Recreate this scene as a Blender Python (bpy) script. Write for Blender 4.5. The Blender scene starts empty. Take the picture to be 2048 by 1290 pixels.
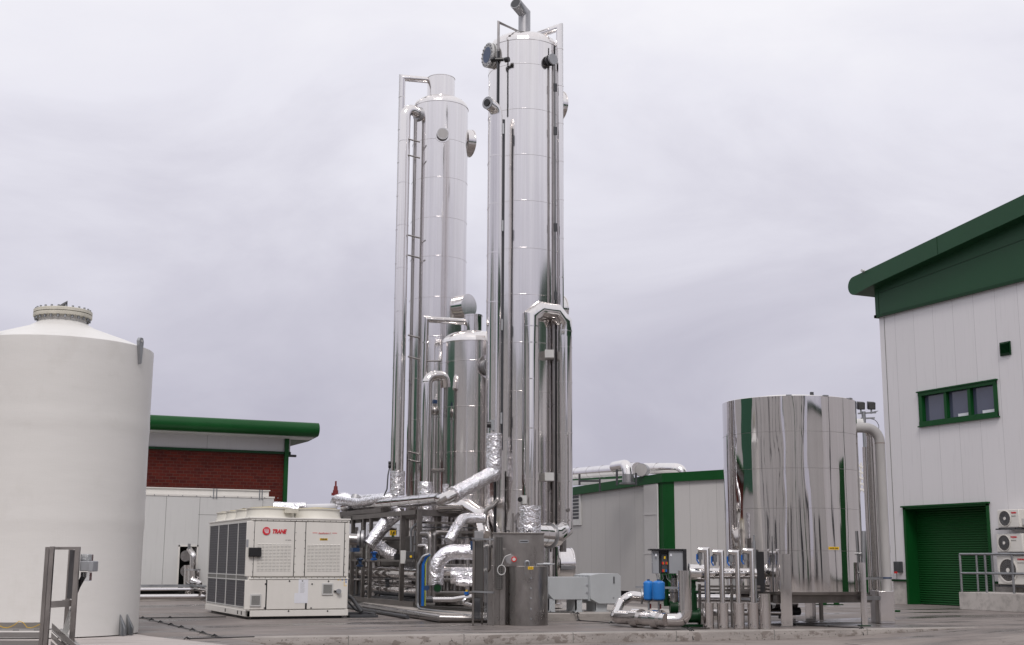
import bpy, math, random
from mathutils import Vector, noise
random.seed(7)
C = bpy.context.scene.collection
sc = bpy.context.scene
PI = math.pi
# ---------------------------------------------------------------- camera, sky, sun, exposure
# world X / Y run along the walls of the works; the camera looks 24 degrees right of +Y
FOC, PIT, ROL, YAW, H = 2554.7, .184192, .0049727, .42556, 1.35
F0 = Vector((math.sin(YAW), math.cos(YAW), 0)); R0 = Vector((math.cos(YAW), -math.sin(YAW), 0)); ZV = Vector((0, 0, 1))
FW = F0*math.cos(PIT)+ZV*math.sin(PIT); UP = -F0*math.sin(PIT)+ZV*math.cos(PIT)
RR = R0*math.cos(ROL)+UP*math.sin(ROL); UU = -R0*math.sin(ROL)+UP*math.cos(ROL)
cd = bpy.data.cameras.new('camera'); cam = bpy.data.objects.new('camera', cd); C.objects.link(cam)
from mathutils import Matrix
m = Matrix((RR, UU, -FW)).transposed().to_4x4(); m.translation = Vector((0, 0, H)); cam.matrix_world = m
cd.sensor_width = 36; cd.lens = FOC/2048*36; cd.clip_end = 3000; cd.clip_start = .1
sc.camera = cam
def at(px, py, z=None, x=None, y=None, d=None):
    v = FW+RR*((px-1024)/FOC)-UU*((py-645)/FOC)
    if z is not None: t = (z-H)/v.z
    elif x is not None: t = x/v.x
    elif y is not None: t = y/v.y
    else: t = d/v.dot(F0)
    return Vector((0, 0, H))+v*t
def zat(px, py, d): return at(px, py, d=d).z

w = bpy.data.worlds.new('World'); sc.world = w; w.use_nodes = True
nt = w.node_tree; N = nt.nodes; L = nt.links; N.clear()
SUN_EL, SUN_AZ = math.radians(48), math.radians(205)      # azimuth clockwise from +Y
def wn(t, **k):
    n = N.new(t)
    for a, b in k.items(): setattr(n, a, b)
    return n
tc = wn('ShaderNodeTexCoord'); sep = wn('ShaderNodeSeparateXYZ'); L.new(tc.outputs['Generated'], sep.inputs[0])
mp = wn('ShaderNodeMapping'); mp.inputs['Scale'].default_value = (1.7, 1.7, 3.6); L.new(tc.outputs['Generated'], mp.inputs[0])
nz = wn('ShaderNodeTexNoise'); nz.inputs['Scale'].default_value = 2.1; nz.inputs['Detail'].default_value = 8; nz.inputs['Roughness'].default_value = .56
nz.inputs['Distortion'].default_value = .4
L.new(mp.outputs[0], nz.inputs['Vector'])
ma = wn('ShaderNodeMath', operation='MULTIPLY_ADD'); L.new(nz.outputs['Fac'], ma.inputs[0]); ma.inputs[1].default_value = .36; 
sb = wn('ShaderNodeMath', operation='SUBTRACT'); L.new(sep.outputs['Z'], sb.inputs[0]); sb.inputs[1].default_value = .175
L.new(sb.outputs[0], ma.inputs[2])
cr = wn('ShaderNodeValToRGB'); L.new(ma.outputs[0], cr.inputs[0]); e = cr.color_ramp.elements
e[0].position = 0; e[0].color = (.455, .44, .525, 1)
e[1].position = 1; e[1].color = (1.06, 1.03, 1.07, 1)
for p, c in ((.1, (.52, .505, .60)), (.22, (.665, .65, .74)), (.34, (.85, .84, .92)), (.46, (.96, .95, 1.0))):
    q = e.new(p); q.color = c+(1,)
sky = wn('ShaderNodeTexSky'); sky.sky_type = 'NISHITA'; sky.sun_disc = False; sky.sun_elevation = SUN_EL; sky.sun_rotation = SUN_AZ
b1 = wn('ShaderNodeBackground'); b1.inputs['Strength'].default_value = .05; L.new(sky.outputs[0], b1.inputs[0])
b2 = wn('ShaderNodeBackground'); b2.inputs['Strength'].default_value = 1.0; L.new(cr.outputs[0], b2.inputs[0])
mx = wn('ShaderNodeMixShader'); mx.inputs[0].default_value = .95; L.new(b1.outputs[0], mx.inputs[1]); L.new(b2.outputs[0], mx.inputs[2])
wo = wn('ShaderNodeOutputWorld'); L.new(mx.outputs[0], wo.inputs[0])
sd = bpy.data.lights.new('sun', 'SUN'); sd.energy = 1.45; sd.angle = math.radians(16); sd.color = (1, .94, .90)
so = bpy.data.objects.new('sun', sd); C.objects.link(so)
sdir = Vector((math.sin(SUN_AZ)*math.cos(SUN_EL), math.cos(SUN_AZ)*math.cos(SUN_EL), math.sin(SUN_EL)))
so.rotation_euler = sdir.to_track_quat('Z', 'Y').to_euler(); so.location = sdir*60
vs = sc.view_settings; vs.view_transform = 'Standard'; vs.look = 'None'; vs.exposure = 0; vs.gamma = 1
sc.cycles.max_bounces = 8; sc.cycles.glossy_bounces = 6

# ---------------------------------------------------------------- materials
MATS = {}
def newmat(name):
    mt = bpy.data.materials.new(name); mt.use_nodes = True; MATS[name] = mt
    return mt, mt.node_tree.nodes, mt.node_tree.links, mt.node_tree.nodes['Principled BSDF']
def nd(Nn, t, **k):
    n = Nn.new(t)
    for a, b in k.items(): setattr(n, a, b)
    return n
def rgb(c): return (c[0], c[1], c[2], 1)
def posnode(Nn, Ll, scale=(1, 1, 1)):
    g = nd(Nn, 'ShaderNodeNewGeometry'); mpp = nd(Nn, 'ShaderNodeMapping'); mpp.inputs['Scale'].default_value = scale
    Ll.new(g.outputs['Position'], mpp.inputs[0]); return mpp.outputs[0]
def noi(Nn, Ll, vec, s, d=4, r=.55, dist=0):
    n = nd(Nn, 'ShaderNodeTexNoise'); n.inputs['Scale'].default_value = s; n.inputs['Detail'].default_value = d
    n.inputs['Roughness'].default_value = r; n.inputs['Distortion'].default_value = dist
    Ll.new(vec, n.inputs['Vector']); return n.outputs['Fac']
def ramp(Nn, Ll, src, stops):
    r = nd(Nn, 'ShaderNodeValToRGB'); Ll.new(src, r.inputs[0]); el = r.color_ramp.elements
    while len(el) < len(stops): el.new(.5)
    for k, (p, c) in enumerate(stops):
        el[k].position = p; el[k].color = rgb(c) if isinstance(c, tuple) else (c, c, c, 1)
    return r.outputs[0]
def mixc(Nn, Ll, a, b, f, mode='MIX'):
    n = nd(Nn, 'ShaderNodeMix', data_type='RGBA', blend_type=mode)
    for i, v in ((0, f), (6, a), (7, b)):
        if hasattr(v, 'links'): Ll.new(v, n.inputs[i])
        else: n.inputs[i].default_value = v if i == 0 else rgb(v)
    return n.outputs[2]
def math_(Nn, Ll, op, a, b=None, c=None):
    n = nd(Nn, 'ShaderNodeMath', operation=op)
    for i, v in enumerate((a, b, c)):
        if v is None: continue
        if hasattr(v, 'links'): Ll.new(v, n.inputs[i])
        else: n.inputs[i].default_value = v
    return n.outputs[0]
def bump(Nn, Ll, B, h, st, dist=.02, prev=None):
    n = nd(Nn, 'ShaderNodeBump'); n.inputs['Strength'].default_value = st; n.inputs['Distance'].default_value = dist
    Ll.new(h, n.inputs['Height'])
    if prev: Ll.new(prev, n.inputs['Normal'])
    Ll.new(n.outputs[0], B.inputs['Normal']); return n.outputs[0]

def paint(name, col, rough=.5, var=.08, s=3, metal=0, bs=0, streak=True, spec=.5):
    mt, n, l, B = newmat(name)
    p = posnode(n, l, (1, 1, .35 if streak else 1)); f = noi(n, l, p, s, 6, .65)
    c = mixc(n, l, tuple(v*(1-var) for v in col), tuple(min(1, v*(1+var)) for v in col), ramp(n, l, f, [(.3, 0.), (.7, 1.)]))
    l.new(c, B.inputs['Base Color']); B.inputs['Metallic'].default_value = metal; B.inputs['Specular IOR Level'].default_value = spec
    l.new(math_(n, l, 'MULTIPLY_ADD', f, .25, rough-.12), B.inputs['Roughness'])
    if bs: bump(n, l, B, noi(n, l, posnode(n, l), 25, 3), bs, .01)
    return mt
def steel(name, col=.66, rough=.1, wav=.12, streak=.1, ws=.9):
    mt, n, l, B = newmat(name)
    B.inputs['Metallic'].default_value = 1
    pv = posnode(n, l, (9, 9, .05)); f = noi(n, l, pv, 2.2, 5, .7)
    c = mixc(n, l, (col*.95, col*.92, col*.905), (col*1.04, col*1.01, col*1.0), ramp(n, l, f, [(.35, 0.), (.65, 1.)]))
    g = noi(n, l, posnode(n, l, (1, 1, .22)), 1.3, 6, .65); c = mixc(n, l, c, (col*.84, col*.80, col*.77), ramp(n, l, g, [(.5, 0.), (.8, .4)]))
    l.new(c, B.inputs['Base Color'])
    l.new(math_(n, l, 'MULTIPLY_ADD', f, rough*.9, rough*.55), B.inputs['Roughness'])
    h = noi(n, l, posnode(n, l, (1, 1, .3)), ws, 2, .4, .3)
    b_ = bump(n, l, B, h, 1, wav)
    bump(n, l, B, noi(n, l, posnode(n, l, (1, 1, .02)), 7, 3, .5), 1, streak*.05, b_)
    return mt
def satin(name, col, rough=.38):
    mt, n, l, B = newmat(name); B.inputs['Metallic'].default_value = 1
    f = noi(n, l, posnode(n, l, (1, 1, .5)), 3, 6, .7)
    l.new(mixc(n, l, tuple(v*.75 for v in col), tuple(v*1.15 for v in col), ramp(n, l, f, [(.3, 0.), (.7, 1.)])), B.inputs['Base Color'])
    l.new(math_(n, l, 'MULTIPLY_ADD', f, .35, rough-.17), B.inputs['Roughness'])
    return mt
steel('polished', .70, .08, .03, .04)
steel('polished_wavy', .71, .05, .052, .04, .8)
steel('brushed', .78, .13, .018, .05)
satin('stainless', (.37, .352, .342), .30)
satin('dull_steel', (.42, .42, .43), .5)
satin('galvanised', (.36, .37, .385), .5)
satin('frame_steel', (.25, .232, .22), .42)
satin('stand_steel', (.40, .375, .36), .38)
def foilmat():
    mt, n, l, B = newmat('foil'); B.inputs['Metallic'].default_value = 1; B.inputs['Base Color'].default_value = (.88, .87, .90, 1)
    p = posnode(n, l); f1 = noi(n, l, p, 4.5, 2, .5, 1.8)
    w_ = nd(n, 'ShaderNodeTexNoise'); w_.inputs['Scale'].default_value = 5; l.new(p, w_.inputs['Vector'])
    wp = mixc(n, l, (0, 0, 0), (0, 0, 0), 0.); va = nd(n, 'ShaderNodeVectorMath', operation='MULTIPLY_ADD'); l.new(w_.outputs['Color'], va.inputs[0]); va.inputs[1].default_value = (.25, .25, .25); l.new(p, va.inputs[2])
    v = nd(n, 'ShaderNodeTexVoronoi', feature='DISTANCE_TO_EDGE'); v.inputs['Scale'].default_value = 11; l.new(va.outputs[0], v.inputs['Vector'])
    e_ = ramp(n, l, v.outputs['Distance'], [(0., 0.), (.16, 1.)])
    b_ = bump(n, l, B, f1, .85, .04); bump(n, l, B, e_, .5, .009, b_)
    B.inputs['Roughness'].default_value = .27
foilmat()
paint('white_paint', (.70, .68, .64), .45, .04)
paint('fan_white', (.66, .64, .58), .5, .05)
paint('cream_guard', (.60, .50, .24), .5, .12, 9)
paint('green_paint', (.003, .062, .012), .42, .12, 1.2, spec=.25)
paint('green_dark', (.003, .035, .010), .4, .2, spec=.25)
paint('green_fascia', (.015, .064, .028), .45, .08, .8, spec=.3)
paint('black', (.012, .012, .014), .4, .3)
paint('shade_black', (.006, .006, .006), .8, .3)  # near-black that stands for shade in gaps and the doorway
paint('charcoal', (.05, .052, .058), .45, .15)
paint('grey_box', (.30, .31, .33), .42, .1)
paint('grey_duct', (.42, .44, .455), .45, .06)
paint('light_grey', (.55, .55, .54), .45, .06)
paint('blue_vessel', (.015, .17, .52), .38, .1)
paint('blue', (.01, .12, .45), .4, .2)
paint('blue_dark', (.02, .05, .12), .4, .2)
paint('red', (.55, .02, .02), .4, .1)
paint('dark_red', (.17, .02, .02), .5, .2)
paint('yellow', (.80, .50, .01), .5, .06)
paint('ink', (.02, .02, .02), .6, .1)
paint('brand_red', (.62, .015, .03), .45, .05)
paint('paper', (.72, .73, .78), .6, .04)
paint('flange_cream', (.56, .535, .46), .55, .12, 6)
paint('rust', (.16, .08, .05), .7, .3, 9)
paint('pipe_grey', (.40, .39, .385), .35, .12, 2)
paint('rubber', (.02, .02, .022), .6, .2)
paint('yellow_green', (.35, .42, .03), .5, .1)
paint('seam_grey', (.18, .18, .17), .6, .1)
paint('white_pipe', (.62, .62, .64), .35, .05)
paint('hut', (.55, .56, .6), .6, .05)
for nm, col in (('mesh_green', (.02, .12, .05)),): paint(nm, col, .5)
def clad(name, col, axis, off, wid, lw=.012, rough=.42, dark=.45):
    """flat composite cladding with narrow vertical joints every `wid` metres along `axis`"""
    mt, n, l, B = newmat(name)
    g = nd(n, 'ShaderNodeNewGeometry'); s = nd(n, 'ShaderNodeSeparateXYZ'); l.new(g.outputs['Position'], s.inputs[0])
    t = math_(n, l, 'MODULO', math_(n, l, 'ADD', s.outputs['xy'.index(axis)], 400*wid-off), wid)
    ln = math_(n, l, 'LESS_THAN', t, lw)
    f = noi(n, l, posnode(n, l, (1, 1, .25)), 1.1, 6, .6); f2 = noi(n, l, posnode(n, l, (2, 2, .12)), 6, 4, .6)
    cell = nd(n, 'ShaderNodeTexWhiteNoise', noise_dimensions='1D')
    l.new(math_(n, l, 'FLOOR', math_(n, l, 'DIVIDE', math_(n, l, 'ADD', s.outputs['xy'.index(axis)], 400*wid-off), wid)), cell.inputs['W'])
    base = mixc(n, l, tuple(v*.95 for v in col), tuple(v*1.04 for v in col), f)
    base = mixc(n, l, base, tuple(v*.93 for v in col), math_(n, l, 'MULTIPLY', cell.outputs['Value'], .6))
    # rain streaks
    base = mixc(n, l, base, tuple(v*.8 for v in col), ramp(n, l, f2, [(.55, 0.), (.8, .5)]))
    c = mixc(n, l, base, tuple(v*dark for v in col), ln); l.new(c, B.inputs['Base Color'])
    B.inputs['Roughness'].default_value = rough
    bump(n, l, B, ln, .4, -.01)
    return mt
def brickmat():
    mt, n, l, B = newmat('brick')
    g = nd(n, 'ShaderNodeNewGeometry'); s = nd(n, 'ShaderNodeSeparateXYZ'); l.new(g.outputs['Position'], s.inputs[0])
    cb = nd(n, 'ShaderNodeCombineXYZ'); l.new(math_(n, l, 'ADD', s.outputs[0], s.outputs[1]), cb.inputs[0]); l.new(s.outputs[2], cb.inputs[1])
    b = nd(n, 'ShaderNodeTexBrick'); l.new(cb.outputs[0], b.inputs['Vector']); b.inputs['Scale'].default_value = 1
    b.inputs['Brick Width'].default_value = .225*1.15; b.inputs['Row Height'].default_value = .075*1.6; b.inputs['Mortar Size'].default_value = .009
    b.inputs['Color1'].default_value = (.105, .016, .010, 1); b.inputs['Color2'].default_value = (.060, .009, .008, 1)
    b.inputs['Mortar'].default_value = (.10, .05, .042, 1); b.inputs['Bias'].default_value = -.1
    f = noi(n, l, posnode(n, l), 2.2, 5)
    l.new(mixc(n, l, b.outputs[0], (.10, .02, .015), ramp(n, l, f, [(.4, 0.), (.7, .5)])), B.inputs['Base Color'])
    B.inputs['Roughness'].default_value = .85; B.inputs['Specular IOR Level'].default_value = .2; bump(n, l, B, b.outputs['Fac'], .5, -.01)
brickmat()
def concrete(name, a, b, r0=.55, r1=.85, sc_=(1, 1, 1), wet=False, spots=False):
    mt, n, l, B = newmat(name)
    p = posnode(n, l, sc_); f = noi(n, l, p, .35, 8, .62, .3); f2 = noi(n, l, posnode(n, l, (.35, 2.6, 2.6)), 1.6, 7, .7)
    f3 = noi(n, l, posnode(n, l), 40, 3, .6)
    c = mixc(n, l, a, b, ramp(n, l, f, [(.32, 0.), (.68, 1.)]))
    c = mixc(n, l, c, tuple(v*.62 for v in a), ramp(n, l, f2, [(.46, 0.), (.74, .9)]))
    c = mixc(n, l, c, tuple(min(1, v*1.25) for v in b), ramp(n, l, f3, [(.5, 0.), (.8, .3)]))
    if wet:
        vc = nd(n, 'ShaderNodeTexVoronoi', feature='DISTANCE_TO_EDGE'); vc.inputs['Scale'].default_value = .22; wv = nd(n, 'ShaderNodeVectorMath', operation='MULTIPLY_ADD')
        nn_ = nd(n, 'ShaderNodeTexNoise'); nn_.inputs['Scale'].default_value = .8; nn_.inputs['Detail'].default_value = 6; l.new(p, nn_.inputs['Vector']); l.new(nn_.outputs['Color'], wv.inputs[0]); wv.inputs[1].default_value = (1.6, 1.6, 0); l.new(p, wv.inputs[2]); l.new(wv.outputs[0], vc.inputs['Vector'])
        c = mixc(n, l, c, tuple(v*.42 for v in a), ramp(n, l, vc.outputs['Distance'], [(0., .8), (.004, 0.)]))
        f7 = noi(n, l, posnode(n, l), 5.5, 3, .6); c = mixc(n, l, c, tuple(v*.45 for v in a), ramp(n, l, f7, [(.68, 0.), (.72, .7)]))
    if spots:
        f5 = noi(n, l, posnode(n, l, (1, 1, 1.6)), 4.2, 5, .65)
        c = mixc(n, l, c, (.14, .115, .10), ramp(n, l, f5, [(.53, 0.), (.58, .75)]))
        f6 = noi(n, l, posnode(n, l), 22, 2, .5)
        c = mixc(n, l, c, (.04, .035, .03), ramp(n, l, f6, [(.66, 0.), (.69, .8)]))
    l.new(c, B.inputs['Base Color'])
    if wet:
        wetf = ramp(n, l, noi(n, l, posnode(n, l, (.5, 1.6, 1)), .45, 6, .6), [(.46, 0.), (.60, 1.)])
        l.new(math_(n, l, 'MULTIPLY_ADD', wetf, -(r1-.2), r1), B.inputs['Roughness'])
        c2 = mixc(n, l, c, tuple(v*.55 for v in a), math_(n, l, 'MULTIPLY', wetf, .95)); l.new(c2, B.inputs['Base Color'])
        B.inputs['Specular IOR Level'].default_value = .5
    else: l.new(math_(n, l, 'MULTIPLY_ADD', f2, r1-r0, r0), B.inputs['Roughness'])
    bump(n, l, B, f3, .25, .004)
    return mt
concrete('slab_concrete', (.165, .142, .132), (.262, .232, .218), wet=True)
concrete('road_concrete', (.21, .18, .168), (.29, .258, .24), wet=True)
concrete('kerb_concrete', (.25, .225, .21), (.36, .33, .31), spots=True)
concrete('pad_concrete', (.31, .285, .265), (.44, .41, .385))
concrete('plinth_concrete', (.42, .395, .37), (.54, .51, .485))
concrete('pale_concrete', (.40, .365, .35), (.50, .46, .44))
def frp():
    mt, n, l, B = newmat('frp_white')
    p = posnode(n, l, (1, 1, 5)); f = noi(n, l, p, 1.2, 6, .7); f2 = noi(n, l, posnode(n, l, (7, 7, 45)), 2.0, 3, .6); f4 = noi(n, l, posnode(n, l, (60, 60, 4)), 1, 2)
    c = mixc(n, l, (.64, .63, .61), (.71, .70, .68), f); c = mixc(n, l, c, (.53, .515, .48), ramp(n, l, noi(n, l, posnode(n, l, (1, 1, .7)), 1.6, 6, .65), [(.55, 0.), (.8, .4)]))
    l.new(c, B.inputs['Base Color']); B.inputs['Roughness'].default_value = .42
    b_ = bump(n, l, B, f, .25, .012); b_ = bump(n, l, B, f2, .2, .004, b_); bump(n, l, B, f4, .3, .003, b_)
frp()
def coil():
    mt, n, l, B = newmat('coil_fins')
    g = nd(n, 'ShaderNodeNewGeometry'); s = nd(n, 'ShaderNodeSeparateXYZ'); l.new(g.outputs['Position'], s.inputs[0])
    t = math_(n, l, 'PINGPONG', s.outputs[1], .03); t2 = math_(n, l, 'PINGPONG', s.outputs[2], .03)
    a = math_(n, l, 'LESS_THAN', t, .008); b = math_(n, l, 'LESS_THAN', t2, .006)
    mxx = math_(n, l, 'MAXIMUM', a, b)
    l.new(mixc(n, l, (.03, .03, .038), (.085, .085, .10), mxx), B.inputs['Base Color']); B.inputs['Roughness'].default_value = .5; B.inputs['Metallic'].default_value = .3
    bump(n, l, B, mxx, .5, .01)
coil()
def shutter():
    mt, n, l, B = newmat('shutter_green')
    g = nd(n, 'ShaderNodeNewGeometry'); s = nd(n, 'ShaderNodeSeparateXYZ'); l.new(g.outputs['Position'], s.inputs[0])
    f = noi(n, l, posnode(n, l), 2, 4)
    l.new(mixc(n, l, (.003, .052, .010), (.005, .070, .014), f), B.inputs['Base Color']); B.inputs['Roughness'].default_value = .45; B.inputs['Specular IOR Level'].default_value = .25
shutter()
def glassmat():
    mt, n, l, B = newmat('window_glass'); B.inputs['Base Color'].default_value = (.07, .08, .125, 1); B.inputs['Roughness'].default_value = .04
    B.inputs['Specular IOR Level'].default_value = .9
    mt, n, l, B = newmat('lamp_glass'); B.inputs['Base Color'].default_value = (.05, .05, .045, 1); B.inputs['Roughness'].default_value = .1
    mt, n, l, B = newmat('clear_plastic'); B.inputs['Base Color'].default_value = (.8, .82, .85, 1); B.inputs['Roughness'].default_value = .08
    B.inputs['Transmission Weight'].default_value = .9; B.inputs['IOR'].default_value = 1.2
glassmat()
def perfmat(name='perforated', ca=.16, u0=.025, u1=.010, v0=.04, v1=.022):
    mt, n, l, B = newmat(name); B.inputs['Metallic'].default_value = .9
    g = nd(n, 'ShaderNodeNewGeometry'); s = nd(n, 'ShaderNodeSeparateXYZ'); l.new(g.outputs['Position'], s.inputs[0])
    u = math_(n, l, 'ADD', s.outputs[0], s.outputs[1])
    a = math_(n, l, 'LESS_THAN', math_(n, l, 'PINGPONG', u, u0), u1); b = math_(n, l, 'LESS_THAN', math_(n, l, 'PINGPONG', s.outputs[2], v0), v1)
    h = math_(n, l, 'MULTIPLY', a, b)
    l.new(mixc(n, l, (ca, ca*.97, ca*.94), (.02, .02, .02), h), B.inputs['Base Color']); B.inputs['Roughness'].default_value = .4
perfmat('perforated', .16, .012, .0045, .022, .010); perfmat('tray_steel', .42, .06, .018, .045, .006)

# ---------------------------------------------------------------- mesh helpers
MW = {}
class MB:
    def __init__(s): s.v = []; s.f = []
    def add(s, v, f):
        o = len(s.v); s.v += [Vector(p) for p in v]; s.f += [tuple(i+o for i in q) for q in f]; return s
    def box(s, x0, x1, y0, y1, z0, z1):
        x0, x1 = min(x0, x1), max(x0, x1); y0, y1 = min(y0, y1), max(y0, y1); z0, z1 = min(z0, z1), max(z0, z1)
        return s.add([(x0, y0, z0), (x1, y0, z0), (x1, y1, z0), (x0, y1, z0), (x0, y0, z1), (x1, y0, z1), (x1, y1, z1), (x0, y1, z1)],
                     [(3, 2, 1, 0), (4, 5, 6, 7), (0, 1, 5, 4), (1, 2, 6, 5), (2, 3, 7, 6), (3, 0, 4, 7)])
    def prism(s, poly, vec):
        vec = Vector(vec); n = len(poly); P = [Vector(p) for p in poly]
        nn = Vector((0, 0, 0))
        for i in range(n): nn += P[i].cross(P[(i+1) % n])
        if nn.dot(vec) > 0: P.reverse()
        return s.add(P+[p+vec for p in P], [tuple(range(n)), tuple(range(2*n-1, n-1, -1))]+[((i+1) % n, i, i+n, (i+1) % n+n) for i in range(n)])
    def beam(s, a, b, w, h=None, up=ZV):
        a, b = Vector(a), Vector(b); h = h or w; d = (b-a).normalized()
        u = Vector(up)
        if abs(d.dot(u)) > .95: u = Vector((0, 1, 0))
        r = d.cross(u).normalized(); u = r.cross(d)
        P = [r*w/2*i+u*h/2*j for i, j in ((-1, -1), (1, -1), (1, 1), (-1, 1))]
        return s.add([a+p for p in P]+[b+p for p in P], [(0, 1, 2, 3), (7, 6, 5, 4), (1, 0, 4, 5), (2, 1, 5, 6), (3, 2, 6, 7), (0, 3, 7, 4)])
    def tube(s, pts, r, n=20, fil=0, k=4, caps=True, bands=0, bw=.006, r1=None, rough=0, step=0, disk=0):
        pts = [Vector(p) for p in pts]; P = [pts[0]]
        for i in range(1, len(pts)-1):
            a, b, c = pts[i-1], pts[i], pts[i+1]; d1 = (b-a).normalized(); d2 = (c-b).normalized(); ang = d1.angle(d2, 0)
            if fil and ang > .05:
                t = min(fil*math.tan(ang/2), (b-a).length*.48, (c-b).length*.48); R = t/math.tan(ang/2)
                ctr = b-d1*t+(d2-d1*d1.dot(d2)).normalized()*R; p0 = b-d1*t-ctr; ax = d1.cross(d2).normalized()
                for j in range(k+1): P.append(ctr+Matrix.Rotation(ang*j/k, 3, ax) @ p0)
            else: P.append(b)
        P.append(pts[-1])
        if step:
            Q = [P[0]]
            for a, b in zip(P, P[1:]):
                m_ = max(1, int((b-a).length/step))
                for j in range(1, m_+1): Q.append(a.lerp(b, j/m_))
            P = Q
        d = (P[1]-P[0]).normalized(); u = d.orthogonal().normalized(); o = len(s.v); M = len(P)
        L_ = 0; T = sum((b-a).length for a, b in zip(P, P[1:]))
        for i, p in enumerate(P):
            din = (P[i]-P[i-1]).normalized() if i else (P[1]-P[0]).normalized()
            dout = (P[i+1]-P[i]).normalized() if i < M-1 else din
            if i: L_ += (P[i]-P[i-1]).length
            nn = (din+dout).normalized(); u = (u-din*u.dot(din)).normalized(); w_ = din.cross(u)
            rr = r if r1 is None else r+(r1-r)*L_/T
            for j in range(n):
                a = 2*PI*j/n; q = (u*math.cos(a)+w_*math.sin(a))*rr
                if rough: q *= 1+rough*(noise.noise((p+q)*5.0)+.6*noise.noise((p+q)*13.0))
                q = q-din*(q.dot(nn)/max(.2, din.dot(nn)))
                s.v.append(p+q)
            u = (u-dout*u.dot(dout)).normalized()
            if i < M-1:
                for j in range(n):
                    a, b = o+i*n+j, o+i*n+(j+1) % n; s.f.append((a, b, b+n, a+n))
        if caps:
            s.f.append(tuple(range(o+n-1, o-1, -1))); s.f.append(tuple(range(o+(M-1)*n, o+M*n)))
        if bands:
            for a, b in zip(pts, pts[1:]):
                D = (b-a).length; dd = (b-a).normalized(); q = bands*.6
                while q < D-.08:
                    c = a+dd*q; s.tube([c-dd*.012, c+dd*.012], r+bw, n, caps=True); q += bands
        return s
    def lathe(s, cx, cy, prof, n=48, a0=0, close=True):
        o = len(s.v)
        for r, z in prof:
            for j in range(n):
                a = a0+2*PI*j/n; s.v.append(Vector((cx+r*math.cos(a), cy+r*math.sin(a), z)))
        for i in range(len(prof)-1):
            for j in range(n):
                a, b = o+i*n+j, o+i*n+(j+1) % n; s.f.append((a, b, b+n, a+n))
        if close:
            s.f.append(tuple(range(o+n-1, o-1, -1))); m_ = len(prof)-1; s.f.append(tuple(range(o+m_*n, o+m_*n+n)))
        return s
    def build(s, name, mat, parent=None, label=None, cat=None, group=None, kind=None, bevel=0, sharp=28):
        me = bpy.data.meshes.new(name)
        lo = [min(p[i] for p in s.v) for i in range(3)]; hi = [max(p[i] for p in s.v) for i in range(3)]
        org = Vector(((lo[0]+hi[0])/2, (lo[1]+hi[1])/2, lo[2] if parent is None else (lo[2]+hi[2])/2))
        me.from_pydata([p-org for p in s.v], [], s.f); me.update()
        for p in me.polygons: p.use_smooth = True
        me.set_sharp_from_angle(angle=math.radians(sharp))
        me.materials.append(MATS[mat] if isinstance(mat, str) else mat)
        ob = bpy.data.objects.new(name, me); C.objects.link(ob)
        MW[ob] = org
        if parent is not None: ob.parent = parent; ob.location = org-MW[parent]
        else: ob.location = org
        if label: ob['label'] = label
        if cat: ob['category'] = cat
        if group: ob['group'] = group
        if kind: ob['kind'] = kind
        if bevel:
            b = ob.modifiers.new('bevel', 'BEVEL'); b.width = bevel; b.segments = 2; b.limit_method = 'ANGLE'; b.angle_limit = math.radians(40)
        return ob
def each(mb, name, mat, parent, **k):
    """build every loose piece of mb as an object of its own"""
    par = list(range(len(mb.v)))
    def fd(i):
        while par[i] != i: par[i] = par[par[i]]; i = par[i]
        return i
    for f in mb.f:
        for a in f[1:]: par[fd(a)] = fd(f[0])
    # caps of tubes share vertices with their sides, so a component is a whole piece
    comp = {}
    for f in mb.f: comp.setdefault(fd(f[0]), []).append(f)
    for fs in comp.values():
        idx = sorted({i for f in fs for i in f}); mp_ = {j: i for i, j in enumerate(idx)}
        q = MB(); q.v = [mb.v[i] for i in idx]; q.f = [tuple(mp_[i] for i in f) for f in fs]; q.build(name, mat, parent, **k)
def thing(name, loc, label, cat, group=None):
    o = bpy.data.objects.new(name, None); C.objects.link(o); o.location = loc; MW[o] = Vector(loc); o.empty_display_size = .2
    o['label'] = label; o['category'] = cat
    if group: o['group'] = group
    return o
def ring(c, ax, r0, r1, t, n=40):
    """annulus with thickness: outer r0, hole r1, along axis"""
    mb = MB(); c = Vector(c); ax = Vector(ax).normalized(); u = ax.orthogonal().normalized(); w_ = ax.cross(u)
    for rr, q in ((r1, 0), (r0, 0), (r0, t), (r1, t)):
        for j in range(n):
            a = 2*PI*j/n; mb.v.append(c+ax*q+(u*math.cos(a)+w_*math.sin(a))*rr)
    for i in range(4):
        for j in range(n):
            a, b = i*n+j, i*n+(j+1) % n; k = ((i+1) % 4)*n; mb.f.append((a, b, k+(j+1) % n, k+j))
    return mb
def bolts(mb, c, ax, R, k, r=.02, h=.03, a0=0):
    ax = Vector(ax).normalized(); u = ax.orthogonal().normalized(); w_ = ax.cross(u); c = Vector(c)
    for i in range(k):
        a = a0+2*PI*i/k; p = c+(u*math.cos(a)+w_*math.sin(a))*R; mb.tube([p, p+ax*h], r, 6)
    return mb
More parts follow.
